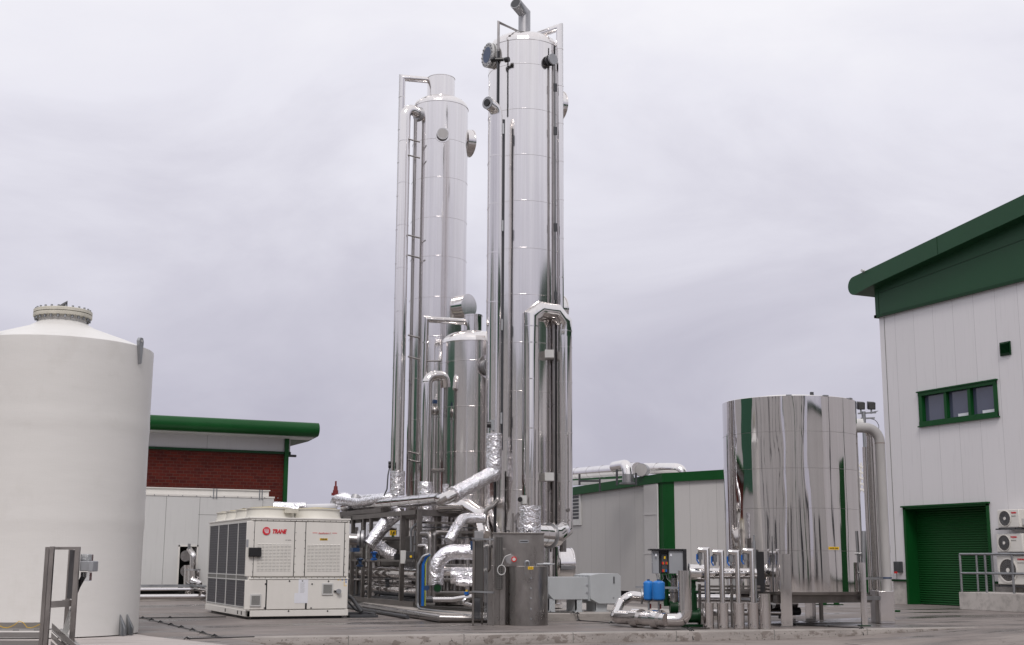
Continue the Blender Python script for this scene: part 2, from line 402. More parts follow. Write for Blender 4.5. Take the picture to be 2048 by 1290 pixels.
def holed(mb, axis, const, depth, u0, u1, z0, z1, holes):
    """wall face on plane axis=const with rectangular openings and reveals going `depth` inward (signed)"""
    us = sorted({u0, u1, *[h[0] for h in holes], *[h[1] for h in holes]}); zs = sorted({z0, z1, *[h[2] for h in holes], *[h[3] for h in holes]})
    P = (lambda u, z, q=0: (const+q, u, z)) if axis == 'x' else (lambda u, z, q=0: (u, const+q, z))
    for a, b in zip(us, us[1:]):
        for c, d in zip(zs, zs[1:]):
            if any(h[0] <= a and b <= h[1] and h[2] <= c and d <= h[3] for h in holes): continue
            mb.add([P(a, c), P(b, c), P(b, d), P(a, d)], [(0, 1, 2, 3)])
    for a, b, c, d in holes:
        for q in (((a, c), (b, c)), ((b, c), (b, d)), ((b, d), (a, d)), ((a, d), (a, c)))[0 if c > z0 else 1:]:
            mb.add([P(*q[0]), P(*q[1]), P(*q[1], depth), P(*q[0], depth)], [(0, 1, 2, 3)])
    return mb
def text(s, size, mat, parent, o, xd, ud, shear=0, off=0, name='lettering', align='LEFT', depth=.002, width=None, label=None):
    cu = bpy.data.curves.new('txt', 'FONT'); cu.body = s; cu.size = size; cu.shear = shear; cu.offset = off; cu.align_x = align; cu.extrude = depth; cu.resolution_u = 3
    ob = bpy.data.objects.new('txt', cu); C.objects.link(ob)
    me = bpy.data.meshes.new_from_object(ob.evaluated_get(bpy.context.evaluated_depsgraph_get())); bpy.data.objects.remove(ob); bpy.data.curves.remove(cu)
    o = Vector(o); xd = Vector(xd).normalized(); ud = Vector(ud).normalized(); nd_ = xd.cross(ud)
    V = [v.co.copy() for v in me.vertices]; F_ = [tuple(p.vertices) for p in me.polygons]; bpy.data.meshes.remove(me)
    k = 1
    if width and V:
        k = width/(max(v.x for v in V)-min(v.x for v in V))
    mb = MB(); mb.add([o+xd*v.x*k+ud*v.y+nd_*v.z for v in V], F_)
    return mb.build(name, mat, parent, label=label, sharp=30)
def dupe(root, off, label, group=None):
    def cp(o, par):
        c = o.copy(); C.objects.link(c); MW[c] = MW[o]+off
        if par is not None: c.parent = par
        for ch in [x for x in MW if x.parent is o]: cp(ch, c)
        return c
    r = cp(root, None); r.location = root.location+off; r['label'] = label
    if group: r['group'] = group
    return r
XD, YD = Vector((1, 0, 0)), Vector((0, 1, 0))
# ================================================================ ground
KL, KR = Vector((5.0, 22.95, 0)), Vector((20.6, 21.3, 0))
def edge_y(x): return KL.y+(KR.y-KL.y)*(x-KL.x)/(KR.x-KL.x)
def road_z(x):
    if x <= 5.0 or x >= 20.6: return 0
    if x < 5.9: return -.185*(x-5.0)/.9
    if x > 16.4: return -.185*(20.6-x)/4.2
    return -.185
g = MB()
xs = [-900, -60, -20, 0, 3, 5, 5.45, 5.9, 8, 12, 16.4, 18.5, 20.6, 30, 60, 900]
for a, b in zip(xs, xs[1:]):
    g.add([(a, edge_y(a) if abs(a) < 100 else 22, 0), (b, edge_y(b) if abs(b) < 100 else 22, 0), (b, 1500, 0), (a, 1500, 0)], [(0, 1, 2, 3)])
g.build('ground', 'slab_concrete', kind='structure')
g = MB()
for a, b in zip(xs, xs[1:]):
    ya = edge_y(a) if abs(a) < 100 else 22; yb = edge_y(b) if abs(b) < 100 else 22
    g.add([(a, -900, road_z(a)), (b, -900, road_z(b)), (b, yb, road_z(b)), (a, ya, road_z(a))], [(0, 1, 2, 3)])
g.build('road', 'road_concrete', kind='structure')
k = MB()
for i in range(26):
    a = 5.0+15.6*i/26; b = 5.0+15.6*(i+1)/26
    ya, yb = edge_y(a), edge_y(b)
    k.add([(a, ya-.012, road_z(a)-.01), (b, yb-.012, road_z(b)-.01), (b, yb-.012, -.012), (a, ya-.012, -.012), (a, ya+.012, .004), (b, yb+.012, .004), (b, yb+.2, .004), (a, ya+.2, .004)],
          [(0, 1, 2, 3), (3, 2, 5, 4)])
k.build('kerb', 'kerb_concrete', kind='structure', sharp=60)
k = MB()
for i in range(26):
    a = 5.0+15.6*i/26; b = 5.0+15.6*(i+1)/26; ya, yb = edge_y(a), edge_y(b)
    k.add([(a, ya-.0125, -.02), (b, yb-.0125, -.02), (b, yb-.013, -.012), (a, ya-.013, -.012), (a, ya+.012, .0045), (b, yb+.012, .0045), (b, yb+.16, .0045), (a, ya+.16, .0045)], [(0, 1, 2, 3), (3, 2, 5, 4), (4, 5, 6, 7)])
k.build('kerb_top', 'pad_concrete', kind='structure', sharp=60)  # paler concrete puts an edge highlight into the kerb top
k = MB()
for i in range(6): x = 7.1+i*2.15; y = edge_y(x); k.box(x-.006, x+.006, y-.016, y+.16, road_z(x), .0055)
k.build('kerb_joints', 'seam_grey', kind='structure')
# ramped light slab round the white tank
s = MB(); P = [(-6, 20.0, .012), (4.6, 20.6, .012), (3.75, 23.6, .012), (3.3, 26.2, .012), (-6, 26.2, .012)]
s.prism(P, (0, 0, -.2)).build('tank_plinth', 'pale_concrete', kind='structure')
# raised equipment pad
MB().prism([(10.78, 27.1, -.2), (17.2, 26.05, -.2), (17.2, 50, -.2), (12.0, 50, -.2), (11.62, 37, -.2), (11.0, 31.1, -.2)], (0, 0, .37)).build('equipment_pad', 'pad_concrete', kind='structure', bevel=.015)
# slab joints
j = MB()
for x in (4.8, 9.6, 14.4, 19.2, 24): j.box(x-.008, x+.008, edge_y(x)+.2, 60, -.05, .0045)
for y in (30.85, 38.5, 46): j.box(-20, 29, y-.008, y+.008, -.05, .0055)
j.build('slab_joints', 'seam_grey', kind='structure')
d0 = at(1690, 1278, z=-.1); d1 = at(1830, 1291, z=-.1); dv = (d1-d0).normalized()
j = MB(); a = d0-dv*.0; b = d0+dv*14; sv = Vector((-dv.y, dv.x, 0))
def rz(p, o=.005): return Vector((p.x, p.y, road_z(p.x)+o))
pp = [a+(b-a)*t/14 for t in range(15)]
for p, q in zip(pp, pp[1:]):
    j.add([rz(p-sv*.03), rz(q-sv*.03), rz(q+sv*.02), rz(p+sv*.02)], [(0, 1, 2, 3)])
j.build('road_joint', 'black', kind='structure')
j = MB()
for p, q in zip(pp, pp[1:]):
    j.add([rz(p+sv*.022, .006), rz(q+sv*.022, .006), rz(q+sv*.075, .006), rz(p+sv*.075, .006)], [(0, 1, 2, 3)])
j.build('road_joint_edge', 'pale_concrete', kind='structure')

# black cable with clips on the ground
def ground_cable(pts, label, knots=14):
    P = [Vector(p) for p in pts]; mb = MB(); Q = []
    for i, (a, b) in enumerate(zip(P, P[1:])):
        mm = max(2, int((b-a).length/.5))
        for t in range(mm): Q.append(a.lerp(b, t/mm)+Vector((random.uniform(-.012, .012), random.uniform(-.012, .012), 0)))
    Q.append(P[-1]); mb.tube(Q, .010, 7)
    for i in range(0, len(Q)-1, 2):
        p = Q[i]; mb.tube([p+Vector((-.05, 0, -.01)), p+Vector((0, 0, .025)), p+Vector((.06, .01, -.01))], .012, 6)
    return mb.build('ground_cable', 'black', label=label, cat='cable')
ground_cable([(4.72, 30.85, .018), (4.8, 27, .018), (4.82, 22.75, .018)], 'black clipped cable running towards the camera on the slab beside the white tank')
ground_cable([(-1, 30.72, .018), (4.68, 30.74, .018), (6.6, 30.74, .018)], 'black cable lying across the slab to the left side of the chiller')
ground_cable([(4.2, 22.6, .018), (5.4, 22.75, .018)], 'short black cable across the slab at the left end of the kerb')
a = at(1103, 1224, z=.19); b_ = at(1136, 1224, z=.19); c1 = at(1139, 1228, z=.19); 
ground_cable([(13.0, 27.0, .19), (13.62, 26.62, .19), (13.7, 26.52, .17), (13.7, 26.5, .02), (13.9, 25.3, .018), (14.6, 23.4, .018), (14.1, 22.4, .018), (13.9, edge_y(13.9)+.02, .018), (13.9, edge_y(13.9)-.03, -.16)],
             'black cable dropping off the raised pad and running to the kerb by the pump set')
ground_cable([(17.2, 23.2, .018), (17.5, 22.4, .018), (17.75, edge_y(17.75)+.02, .018), (17.75, edge_y(17.75)-.03, -.14)], 'black cable crossing the kerb in front of the polished water tank')

# ================================================================ right industrial building (x = 29.6 facing -X)
bx = 29.6
b = thing('industrial_building', (40, 20, 0), 'large white clad building with green pitched roof and green roller door at the right edge', 'building')
clad('clad_right', (.73, .715, .73), 'y', .15, .905, .012, dark=.62)
DY0, DY1, DZ = 29.95, 33.6, 3.09            # door opening
WY0, WY1, WZ0, WZ1 = 29.3, 32.6, 5.82, 6.80
ya, yb = -8.0, 34.42
wl = MB(); holed(wl, 'x', bx, .5, ya, yb, .78, 9.9, [(DY0, DY1, .78, DZ), (WY0, WY1, WZ0, WZ1)])
wl.add([(bx, yb, .78), (60, yb, .78), (60, yb, 9.9), (bx, yb, 9.9)], [(0, 1, 2, 3)]); wl.add([(bx, ya, .78), (60, ya, .78), (60, ya, 14), (bx, ya, 14)], [(3, 2, 1, 0)])
wl.build('wall', 'clad_right', b)
pl = MB(); pl.box(bx+.03, 60, DY1, yb-.03, 0, .75); pl.box(bx+.03, 60, ya+.1, DY0, 0, .75); pl.build('plinth', 'plinth_concrete', b)
MB().box(bx-.03, bx+.04, DY1+.02, yb+.02, .73, .80).box(bx-.03, bx+.04, ya, DY0-.02, .73, .80).build('sill_strip', 'green_dark', b)
nb = MB(); nb.box(bx+.3, 60, ya+.2, yb-.3, 0, 9.5); 
# interior backing so that nothing shows through
# (kept behind door and window reveals)
MB().box(bx+.55, 59.9, ya+.1, yb-.1, .0, 9.8).build('inner_wall', 'charcoal', b)
MB().box(bx-.012, bx+.02, yb-.26, yb-.245, .8, 9.68).build('corner_joint', 'seam_grey', b)
# green band (polygon in the wall plane) + roof verge
def yzp(mb, pts, x0, x1): return mb.prism([(x0, p[0], p[1]) for p in pts], (x1-x0, 0, 0))
sl = math.tan(math.radians(6.4)); r0y = 35.0
def rtop(y): return 11.30+(34.6-y)*.118
def rbot(y): return rtop(y)-.62
bd = MB(); yzp(bd, [(34.48, 9.02+.75), (ya, 9.02+.75), (ya, rbot(ya)+.2), (34.48, rbot(34.48)+.2)], bx-.10, 60); bd.build('green_band', 'green_fascia', b)
MB().box(bx-.13, bx-.06, ya, 34.53, 9.69, 9.79).box(bx-.13, bx+.3, 34.42, 34.53, 9.69, 9.79).build('band_drip', 'green_dark', b)
jt = MB(); jt.beam((bx-.105, 34.2, 10.53), (bx-.105, 10, 10.53+24.2*.118*.55), .012, .02); jt.beam((bx-.105, 34.3, 9.8), (bx-.105, 34.3, 10.6), .01, .02); jt.build('band_joint', 'green_dark', b)
nose = []
for i in range(9):
    t = PI/2+PI*i/8; nose.append((34.95+(-math.cos(t)*0-math.sin(t-PI/2)*-1)*.36*1, 0))
pts = []
yn = 35.05
for i in range(13):
    t = PI*i/12; pts.append((yn+.34*math.sin(t), rtop(yn)-.33+.33*math.cos(t)))
pts += [(34.2, rbot(34.2)+.02-.0), (ya-.6, rbot(ya-.6)), (ya-.6, rtop(ya-.6))]
vf = MB(); yzp(vf, pts, bx-.5, 61); vf.build('roof', 'green_fascia', b, sharp=40)
vj = MB()
for y in (30.9, 27.0, 23): vj.prism([(bx-.508, y, rbot(y)+.02), (bx-.508, y+.015, rbot(y)+.02), (bx-.508, y+.015, rtop(y)-.02), (bx-.508, y, rtop(y)-.02)], (.02, 0, 0))
each(vj, 'verge_joint', 'green_dark', b)
p = at(1728, 542, x=bx-.5); MB().tube([p, p-XD*.12-YD*.02], .05, 10).build('security_camera', 'light_grey', b)
MB().box(bx-.16, bx-.02, 5.6, 6.5, 0, 9.6).build('reflected_dark_column', 'charcoal', b)  # out of view, added for its dark stripe in the tank reflection
MB().box(bx-.05, bx+.05, 12.5, 16.6, 0, 4.6).build('reflected_green_door', 'shutter_green', b)  # out of view, added for the green it reflects into the tank
MB().box(bx-.05, bx+.02, 17.4, 17.7, 0, 9.6).build('downpipe', 'green_dark', b)
# roller door
sh = MB(); nS = 42
for i in range(nS):
    z0 = .0+DZ*i/nS; h = DZ/nS
    sh.add([(bx+.42, DY0, z0), (bx+.42, DY1, z0), (bx+.395, DY1, z0+h*.5), (bx+.395, DY0, z0+h*.5), (bx+.42, DY1, z0+h*.97), (bx+.42, DY0, z0+h*.97)], [(1, 0, 3, 2), (2, 3, 5, 4)])
sh.build('roller_door', 'shutter_green', b, sharp=10)
fr = MB(); e_ = .07
fr.box(bx-.05, bx+.42, DY1-.04, DY1+e_, 0, DZ+.04); fr.box(bx-.05, bx+.42, DY0-e_, DY0+.02, 0, DZ+.04); fr.box(bx-.05, bx+.42, DY0-e_, DY1+e_, DZ-.01, DZ+.05); fr.box(bx-.10, bx+.1, DY0-.12, DY1+.13, DZ+.05, DZ+.10)
fr.build('door_frame', 'green_paint', b)
wf = MB(); wf.box(bx-.05, bx+.2, WY0-.06, WY0+.07, WZ0-.05, WZ1+.05); wf.box(bx-.05, bx+.2, WY1-.10, WY1+.06, WZ0-.05, WZ1+.05)
wf.box(bx-.06, bx+.2, WY0-.06, WY1+.06, WZ1-.05, WZ1+.06); wf.box(bx-.06, bx+.2, WY0-.06, WY1+.06, WZ0-.06, WZ0+.08)
wf.box(bx-.10, bx, WY0-.1, WY1+.1, WZ1+.06, WZ1+.10); wf.box(bx-.10, bx, WY0-.1, WY1+.1, WZ0-.10, WZ0-.06)
w3 = (WY1-.10-WY0-.07)/3
for i in (1, 2): yy = WY0+.07+w3*i; wf.box(bx-.03, bx+.2, yy-.06, yy+.06, WZ0+.08, WZ1-.05)
wf = wf.build('window', 'green_paint', b)
for i in range(3):
    yy = WY0+.07+w3*i; MB().box(bx+.10, bx+.12, yy+(.06 if i else 0), yy+w3-(.06 if i < 2 else 0), WZ0+.08, WZ1-.05).build('pane', 'window_glass', wf)
    MB().box(bx+.085, bx+.099, yy+.1, yy+(.16 if i == 2 else .62), WZ0+.10, WZ0+.19).build('window_notice', 'paper', wf)
lv = MB(); p0 = at(2001, 686, x=bx); p1 = at(2023, 709, x=bx)
lv.box(bx-.05, bx+.02, p1.y, p0.y, p1.z, p0.z)
for i in range(9): zz = p1.z+.04+(p0.z-p1.z-.08)*i/9; lv.add([(bx-.055, p1.y+.03, zz), (bx-.055, p0.y-.03, zz), (bx-.09, p0.y-.03, zz+.02), (bx-.09, p1.y+.03, zz+.02), (bx-.055, p1.y+.03, zz+.05), (bx-.055, p0.y-.03, zz+.05)], [(0, 1, 2, 3), (3, 2, 5, 4)])
lv.build('wall_louvre', 'green_dark', b)
# switch box, conduit post and things at the building foot
p0 = at(1791, 1123, x=bx-.1); p1 = at(1802, 1145, x=bx-.1)
sbx = thing('isolator_box', (bx-.1, (p0.y+p1.y)/2, p1.z), 'dark grey switch box with red button on the wall left of the roller door', 'switch box')
MB().box(bx-.2, bx, p1.y, p0.y, p1.z, p0.z).build('housing', 'charcoal', sbx, bevel=.015)
MB().box(bx-.24, bx-.2, p1.y+.06, p0.y-.06, p1.z-.03, p1.z+.03).build('button', 'red', sbx)
ps = MB(); q = at(1788, 1205, z=0); ps.box(q.x-.4, q.x-.34, q.y-.03, q.y+.03, 0, 1.75); ps.box(q.x-.4, q.x+.1, q.y-.02, q.y+.02, 1.7, 1.75)
ps.build('conduit_post', 'galvanised', label='thin grey steel post with a short top arm at the corner of the large building', cat='post')
q = at(1796, 1206, z=0); ps = MB(); ps.tube([q+Vector((-.28, .3, .06)), q+Vector((.22, -.35, .06))], .065, 10); ps.box(q.x-.3, q.x+.15, q.y-.1, q.y+.1, 0, .1)
ps.build('rubber_stop', 'rubber', label='low black rubber wheel stop on the ground beside the roller door', cat='wheel stop')
paint('fan_brown', (.10, .09, .085), .5)
# air-conditioning units
def ac_unit(px0, py0, px1, py1, big, label):
    a = at(px0, py0, x=bx-.42); c = at(px1, py1, x=bx-.42)
    y1, z1 = a.y, a.z; y0, z0 = c.y, c.z; x0 = bx-.42
    t = thing('air_conditioner', (bx-.25, (y0+y1)/2, z0), label, 'air conditioner', 'outdoor air conditioning units on the white wall')
    MB().box(x0, x0+.32, y0, y1, z0, z1).build('casing', 'white_paint', t, bevel=.015)
    W = y1-y0; Hh = z1-z0; r = min(Hh*.43, W*.27); cy = y1-W*.06-r*1.08; cz = z0+Hh*.5
    if big: mb = ring((x0-.004, cy, cz), -XD, r*1.1, r*.98, .02, 32)
    else: mb = ring((x0-.004, cy, cz), -XD, r*1.05, r*.98, .02, 32)
    gr = mb.build('fan_guard', 'white_paint', t)
    MB().tube([(x0-.003, cy, cz), (x0-.006, cy, cz)], r*.99, 32).build('fan_recess', 'fan_brown', gr)
    wv = MB()
    for i in range(22):
        an = 2*PI*i/22; wv.beam((x0-.014, cy+.1*r*math.cos(an), cz+.1*r*math.sin(an)), (x0-.014, cy+.97*r*math.cos(an+.35), cz+.97*r*math.sin(an+.35)), .004, .006)
    for q in (.35, .5, .65, .8): wv.add(ring((x0-.012, cy, cz), -XD, r*q+.003, r*q-.003, .005, 32).v, ring((0, 0, 0), -XD, 1, .5, .1, 32).f)
    wv.build('grille', 'galvanised', gr)
    MB().tube([(x0-.01, cy, cz), (x0-.025, cy, cz)], r*.2, 14).build('hub', 'white_paint', gr)
    text('TOSHIBA', .062, 'brand_red', t, (x0-.005, cy-r*1.12, z1-.12), (0, -1, 0), ZV, off=.003, width=W*.25)
    text('Inverter', .05, 'seam_grey', t, (x0-.005, cy-r*1.15, z1-.21), (0, -1, 0), ZV, width=W*.2)
    MB().box(x0+.1, x0+.34, y0-.14, y0+.001, z0+.05, z0+Hh*.5).build('valve_cover', 'light_grey', t, bevel=.02)
    br = MB(); br.box(x0-.06, bx, y1-.12, y1-.08, z0-.06, z0-.012); br.box(x0-.06, bx, y0+.08, y0+.12, z0-.06, z0-.012); br.box(x0-.06, x0-.02, y0-.1, y1+.05, z0-.07, z0-.03); br.build('bracket', 'charcoal', t)
    return t
ac_unit(1994, 1020, 2039, 1054, 0, 'smallest white outdoor air conditioner, topmost of the column on the wall')
ac_unit(1992, 1068, 2046, 1104, 0, 'white outdoor air conditioner in the middle of the wall column, level with the handrail')
ac_unit(1993, 1112, 2060, 1170, 1, 'largest white outdoor air conditioner with square grille, lowest of the wall column')
pp_ = MB()
for i in range(3): pp_.tube([(bx-.08, 28.15-i*.07, 2.9), (bx-.08, 28.15-i*.07, .9)], .03, 8)
pp_.box(bx-.12, bx, 27.85, 28.25, .85, 2.4)
pp_.build('pipe_trunking', 'charcoal', label='black refrigerant pipe trunking on the wall right of the air conditioners', cat='pipe trunking')
# ramp wall and railings
rt = at(1914, 1183, x=28.0); yR = 29.62
MB().box(27.95, 29.3, 20, yR, 0, .5).build('loading_ramp', 'plinth_concrete', label='pale concrete ramp wall below the tubular handrail at the right edge', cat='ramp', bevel=.01)
def rail(x, ys, label):
    t = thing('handrail', (x, ys[0], .5), label, 'handrail', 'tubular handrails on the ramp')
    for y in ys: MB().tube([(x, y, .5), (x, y, 1.6)], .033, 12).build('post', 'galvanised', t)
    MB().tube([(x, ys[0], 1.6), (x, ys[-1]-3, 1.6)], .033, 12).build('top_rail', 'galvanised', t)
    MB().tube([(x, ys[0], 1.05), (x, ys[-1]-3, 1.05)], .03, 12).build('mid_rail', 'galvanised', t)
rail(28.06, [at(1922, 1150, x=28.06).y, at(1972, 1150, x=28.06).y, at(2026, 1150, x=28.06).y, 26.0], 'near galvanised handrail along the front edge of the ramp wall')
rail(29.15, [at(1955, 1150, x=29.15).y, at(1986, 1150, x=29.15).y, 26.4], 'far galvanised handrail between the ramp and the building wall')

# ================================================================ middle low building
cx_, cy_ = 24.1, 39.9
b = thing('low_clad_building', (30, 45, 0), 'low grey clad plant building with green roof edge behind the grey duct', 'building')
clad('clad_mid', (.46, .45, .44), 'y', .2, 1.16, .014, .5, .6); clad('clad_mid_front', (.52, .51, .505), 'x', cx_+1.1, 1.15, .014, .5, .6)  # one cladding, side wall darker and end wall lighter by how light falls
A0 = at(1313, 958, x=cx_); A1 = at(1146, 983, x=cx_); sA = (A0.z-A1.z)/(A0.y-A1.y)
def zl(y): return A0.z+sA*(y-A0.y)
yf = 62
cz = zl(cy_)
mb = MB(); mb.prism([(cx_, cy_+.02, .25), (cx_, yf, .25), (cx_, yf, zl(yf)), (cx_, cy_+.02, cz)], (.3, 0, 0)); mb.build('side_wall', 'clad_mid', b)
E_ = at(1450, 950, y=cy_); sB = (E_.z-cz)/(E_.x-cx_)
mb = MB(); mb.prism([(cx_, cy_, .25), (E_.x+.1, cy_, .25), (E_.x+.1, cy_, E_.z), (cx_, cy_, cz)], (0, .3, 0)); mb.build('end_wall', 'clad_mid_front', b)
mb = MB(); mb.box(cx_+.1, E_.x, cy_+.1, yf, 0, .25); mb.build('base_shade', 'shade_black', b)  # black box stands in for the shadow at the wall base
mb = MB(); mb.prism([(E_.x+.1, cy_+.0, .25), (E_.x+.5, cy_+.5, .25), (E_.x+.5, cy_+.5, E_.z-.5), (E_.x+.1, cy_, E_.z)], (0, .3, 0)); mb.build('far_wall', 'clad_mid_front', b)
def zt(x, y): return zl(y)+sB*(x-cx_)
mb = MB()
mb.add([(cx_-.12, cy_-.12, cz-.16), (cx_-.12, yf, zl(yf)-.16), (cx_-.12, yf, zl(yf)+.16), (cx_-.12, cy_-.12, cz+.16)], [(0, 1, 2, 3)])
mb.add([(cx_-.12, cy_-.12, cz-.16), (E_.x+.25, cy_-.12, E_.z-.13), (E_.x+.25, cy_-.12, E_.z+.22), (cx_-.12, cy_-.12, cz+.16)], [(0, 1, 2, 3)])
mb.add([(E_.x+.25, cy_-.12, E_.z-.13), (E_.x+.55, cy_+1.2, E_.z-.55), (E_.x+.55, cy_+1.2, E_.z-.25), (E_.x+.25, cy_-.12, E_.z+.22)], [(0, 1, 2, 3)])
mb.add([(cx_-.12, cy_-.12, cz-.16), (cx_-.12, yf, zl(yf)-.16), (E_.x, yf, zl(yf)-.16), (E_.x+.25, cy_-.12, E_.z-.13)], [(0, 1, 2, 3)])
mb.build('roof_trim', 'green_paint', b)
MB().add([(cx_-.1, cy_-.1, cz+.158), (E_.x+.2, cy_-.1, E_.z+.2), (E_.x+.2, yf, zt(E_.x, yf)+.155), (cx_-.1, yf, zl(yf)+.155)], [(0, 1, 2, 3)]).build('roof', 'light_grey', b)
MB().box(cx_-.05, cx_+.42, cy_-.05, cy_+.3, 0, cz+.05).build('corner_post', 'green_paint', b)
yq = at(1302, 1000, x=cx_-.06).y
mb = MB(); mb.box(cx_-.10, cx_-.002, yq-.45, yq+.45, .3, zl(yq)-.17)
for z in (1.6, 3.0): mb.box(cx_-.115, cx_, yq-.5, yq+.5, z, z+.04)
mb.build('gutter_panel', 'clad_mid_front', b)
MB().tube([(cx_-.1, cy_+.25, .2), (cx_-.1, cy_+.25, cz-.2)], .035, 10).build('downpipe', 'light_grey', b)
a = at(1147, 988, x=cx_-.03); c = at(1162, 1050, x=cx_-.03); lv = MB(); lv.box(cx_-.05, cx_-.003, c.y, a.y+1.5, c.z, a.z); lvo = lv.build('louvre', 'light_grey', b)
lv = MB()
for i in range(7):
    zz = c.z+.25+i*(a.z-c.z-.3)/7; lv.box(cx_-.058, cx_-.045, c.y+.15, a.y+1.3, zz, zz+.10)
each(lv, 'louvre_gap', 'charcoal', lvo)
# pipework on its roof
dz = zat(1282, 940, 50)
t = thing('roof_duct', (30, 50, 4.5), 'long silver extract duct with elbows lying over the low clad building roof', 'duct')
D0 = at(1140, 946, d=56); D1 = at(1282, 937, d=47.5)
P0 = at(1120, 949, d=57); PM = at(1275, 937, d=48.5)
MB().tube([P0, PM], .235, 22, bands=1.5, bw=.01).build('duct_run', 'brushed', t)
P2_ = at(1292, 937, d=49.5); P3_ = at(1355, 938, d=47.4); P4_ = P3_+Vector((.42, 0, -.15)); P5_ = Vector((P4_.x, P4_.y, P4_.z-.75))
MB().tube([P2_, at(1352, 937.5, d=47.4), at(1362, 941, d=47.3), at(1366, 955, d=47.3)+Vector((0, 0, -.1))], .215, 22, fil=.3, k=3, bands=1.6, bw=.01).build('duct_elbow', 'brushed', t)
fc = at(1282, 940, d=47.3); n_ = (Vector((0, 0, 0))-fc); n_.z = 0; n_ = (n_.normalized()*.9+Vector((-.35, 0, 0))).normalized()
MB().tube([fc, fc-n_*.35], .245, 28).build('duct_end', 'dull_steel', t)
MB().tube([fc+n_*.012, fc], .225, 28).build('end_plate', 'pipe_grey', t)
v0 = at(1256, 932, d=46.8); MB().tube([v0+Vector((.1, 1.2, .05)), v0+Vector((0, .1, .05)), v0-Vector((0, 0, .45))], .2, 20, fil=.22, k=3).build('branch_elbow', 'brushed', t)
MB().tube([v0-Vector((0, 0, .3)), v0-Vector((0, 0, .62))], .215, 20).build('stub', 'dull_steel', t)
MB().tube([v0-Vector((0, 0, .60)), v0-Vector((0, 0, .66))], .30, 24, r1=.34).build('cowl', 'charcoal', t)
t = thing('roof_railing', (26, 50, 4.4), 'dark grey roof edge railing posts under the silver duct', 'railing')
for px, yt in ((1159, 948), (1234, 939), (1272, 946)):
    q = at(px, 965, d=47.6 if px < 1200 else 46.5); MB().box(q.x-.03, q.x+.03, q.y-.03, q.y+.03, q.z-.1, zat(px, yt, q.dot(F0))).build('post', 'charcoal', t)
q0 = at(1159, 962, d=47.6); q1 = at(1200, 962, d=47.3); MB().beam(q0, q1, .05, .07).build('rail', 'charcoal', t)
MB().box(q1.x-.02, q1.x+.03, q1.y, q1.y+.05, q1.z-.4, q1.z+.12).build('post', 'charcoal', t)
# green strip painting the reflection under the duct, pale roof sheet edge further back
m_ = MB(); q0 = at(1120, 958, d=60); q1 = at(1262, 954, d=54); m_.beam(q0, q1, .3, .6); m_.build('under_duct_strip', 'green_paint', label='dark green strip standing in for the green reflection beneath the long silver duct', cat='roof edge')
m_ = MB(); q0 = at(1140, 966, d=58); q1 = at(1255, 962, d=52); m_.beam(q0, q1, .2, .2); m_.build('under_duct_strip', 'light_grey', label='pale far roof edge glimpsed under the silver duct', cat='roof edge')

# ================================================================ left brick building and white panel enclosure
b = thing('brick_building', (2, 55, 0), 'brick and white clad building with thick rounded green eaves behind the white enclosure', 'building')
by = 50.0; xr = at(573, 950, y=by).x
clad('clad_left', (.46, .455, .47), 'x', 3.1, 3.3, .015); 
zg = at(573, 909, y=by).z; zr = at(573, 868, y=by).z+.4
MB().box(-20, xr, by, by+12, 0, zg).build('brick_wall', 'brick', b)
z1 = at(635, 846, y=by-.9).z
MB().box(-20, xr+.1, by-.04, by+12, zg+.1, z1-.5).build('upper_wall', 'clad_left', b)
MB().box(-20, xr+.12, by-.1, by+12, zg, zg+.1).build('trim_strip', 'green_dark', b)
z1 = at(635, 846, y=by-.9).z; x1 = at(636, 857, y=by-.9).x; prf = []
for i in range(13):
    t = PI*i/12; prf.append((by-.9-.27*math.sin(t)*1.0, z1-.27+.27*math.cos(t)))
prf += [(by+.5, z1-.62), (by+12, z1-.5), (by+12, z1-.1)]
mb = MB(); mb.prism([(-20, a, c) for a, c in prf], (x1+20, 0, 0)); mb.build('eaves', 'green_paint', b, sharp=40)
MB().box(-20, x1-.1, by-.75, by+.2, z1-.60, z1-.53).build('soffit', 'light_grey', b)
MB().box(xr-.14, xr+.02, by-.16, by-.05, 0, z1-.6).build('downpipe', 'green_paint', b)
MB().tube([(xr+.02, by-.05, zg-.05), (xr+.35, by-.05, zg-.05)], .05, 8).build('overflow', 'charcoal', b)

b = thing('panel_enclosure', (6, 48, 0), 'white insulated panel enclosure with a flat top in front of the brick wall', 'enclosure')
ey = 45.5; ex = at(546, 1050, y=ey).x
clad('clad_encl', (.60, .60, .59), 'x', at(327, 1050, y=ey).x, 1.0, .0, dark=.5)
ez = at(545, 994, y=ey).z; 
ox0, ox1, oz1 = at(357, 1150, y=ey).x, at(391, 1150, y=ey).x, at(357, 1093, y=ey).z
zb = at(300, 1181, y=ey).z
mb = MB(); holed(mb, 'y', ey, 1.2, -6, ex, zb, ez, [(ox0, ox1, zb, oz1)]); mb.add([(ex, ey, zb), (ex, ey+3.5, zb), (ex, ey+3.5, ez), (ex, ey, ez)], [(0, 1, 2, 3)])
mb.add([(-6, ey, ez), (ex, ey, ez), (ex, ey+3.5, ez), (-6, ey+3.5, ez)], [(0, 1, 2, 3)]); mb.build('wall', 'clad_encl', b)
MB().box(-6, ex, ey+.9, ey+3.4, 0.02, ez-.1).build('dark_interior', 'shade_black', b)
MB().box(-6, ex-.05, ey+.1, ey+.9, 0.02, zb-.0).build('base_shade', 'shade_black', b)  # black box paints the shade in the gap under the panels
mb = MB(); mb.box(-6, at(541, 987, y=ey).x, ey+.25, ey+3, ez+.002, ez+.22); mb.box(-6, at(541, 987, y=ey).x+.04, ey+.2, ey+3.1, ez+.22, ez+.25); mb.build('roof_cap', 'white_paint', b)
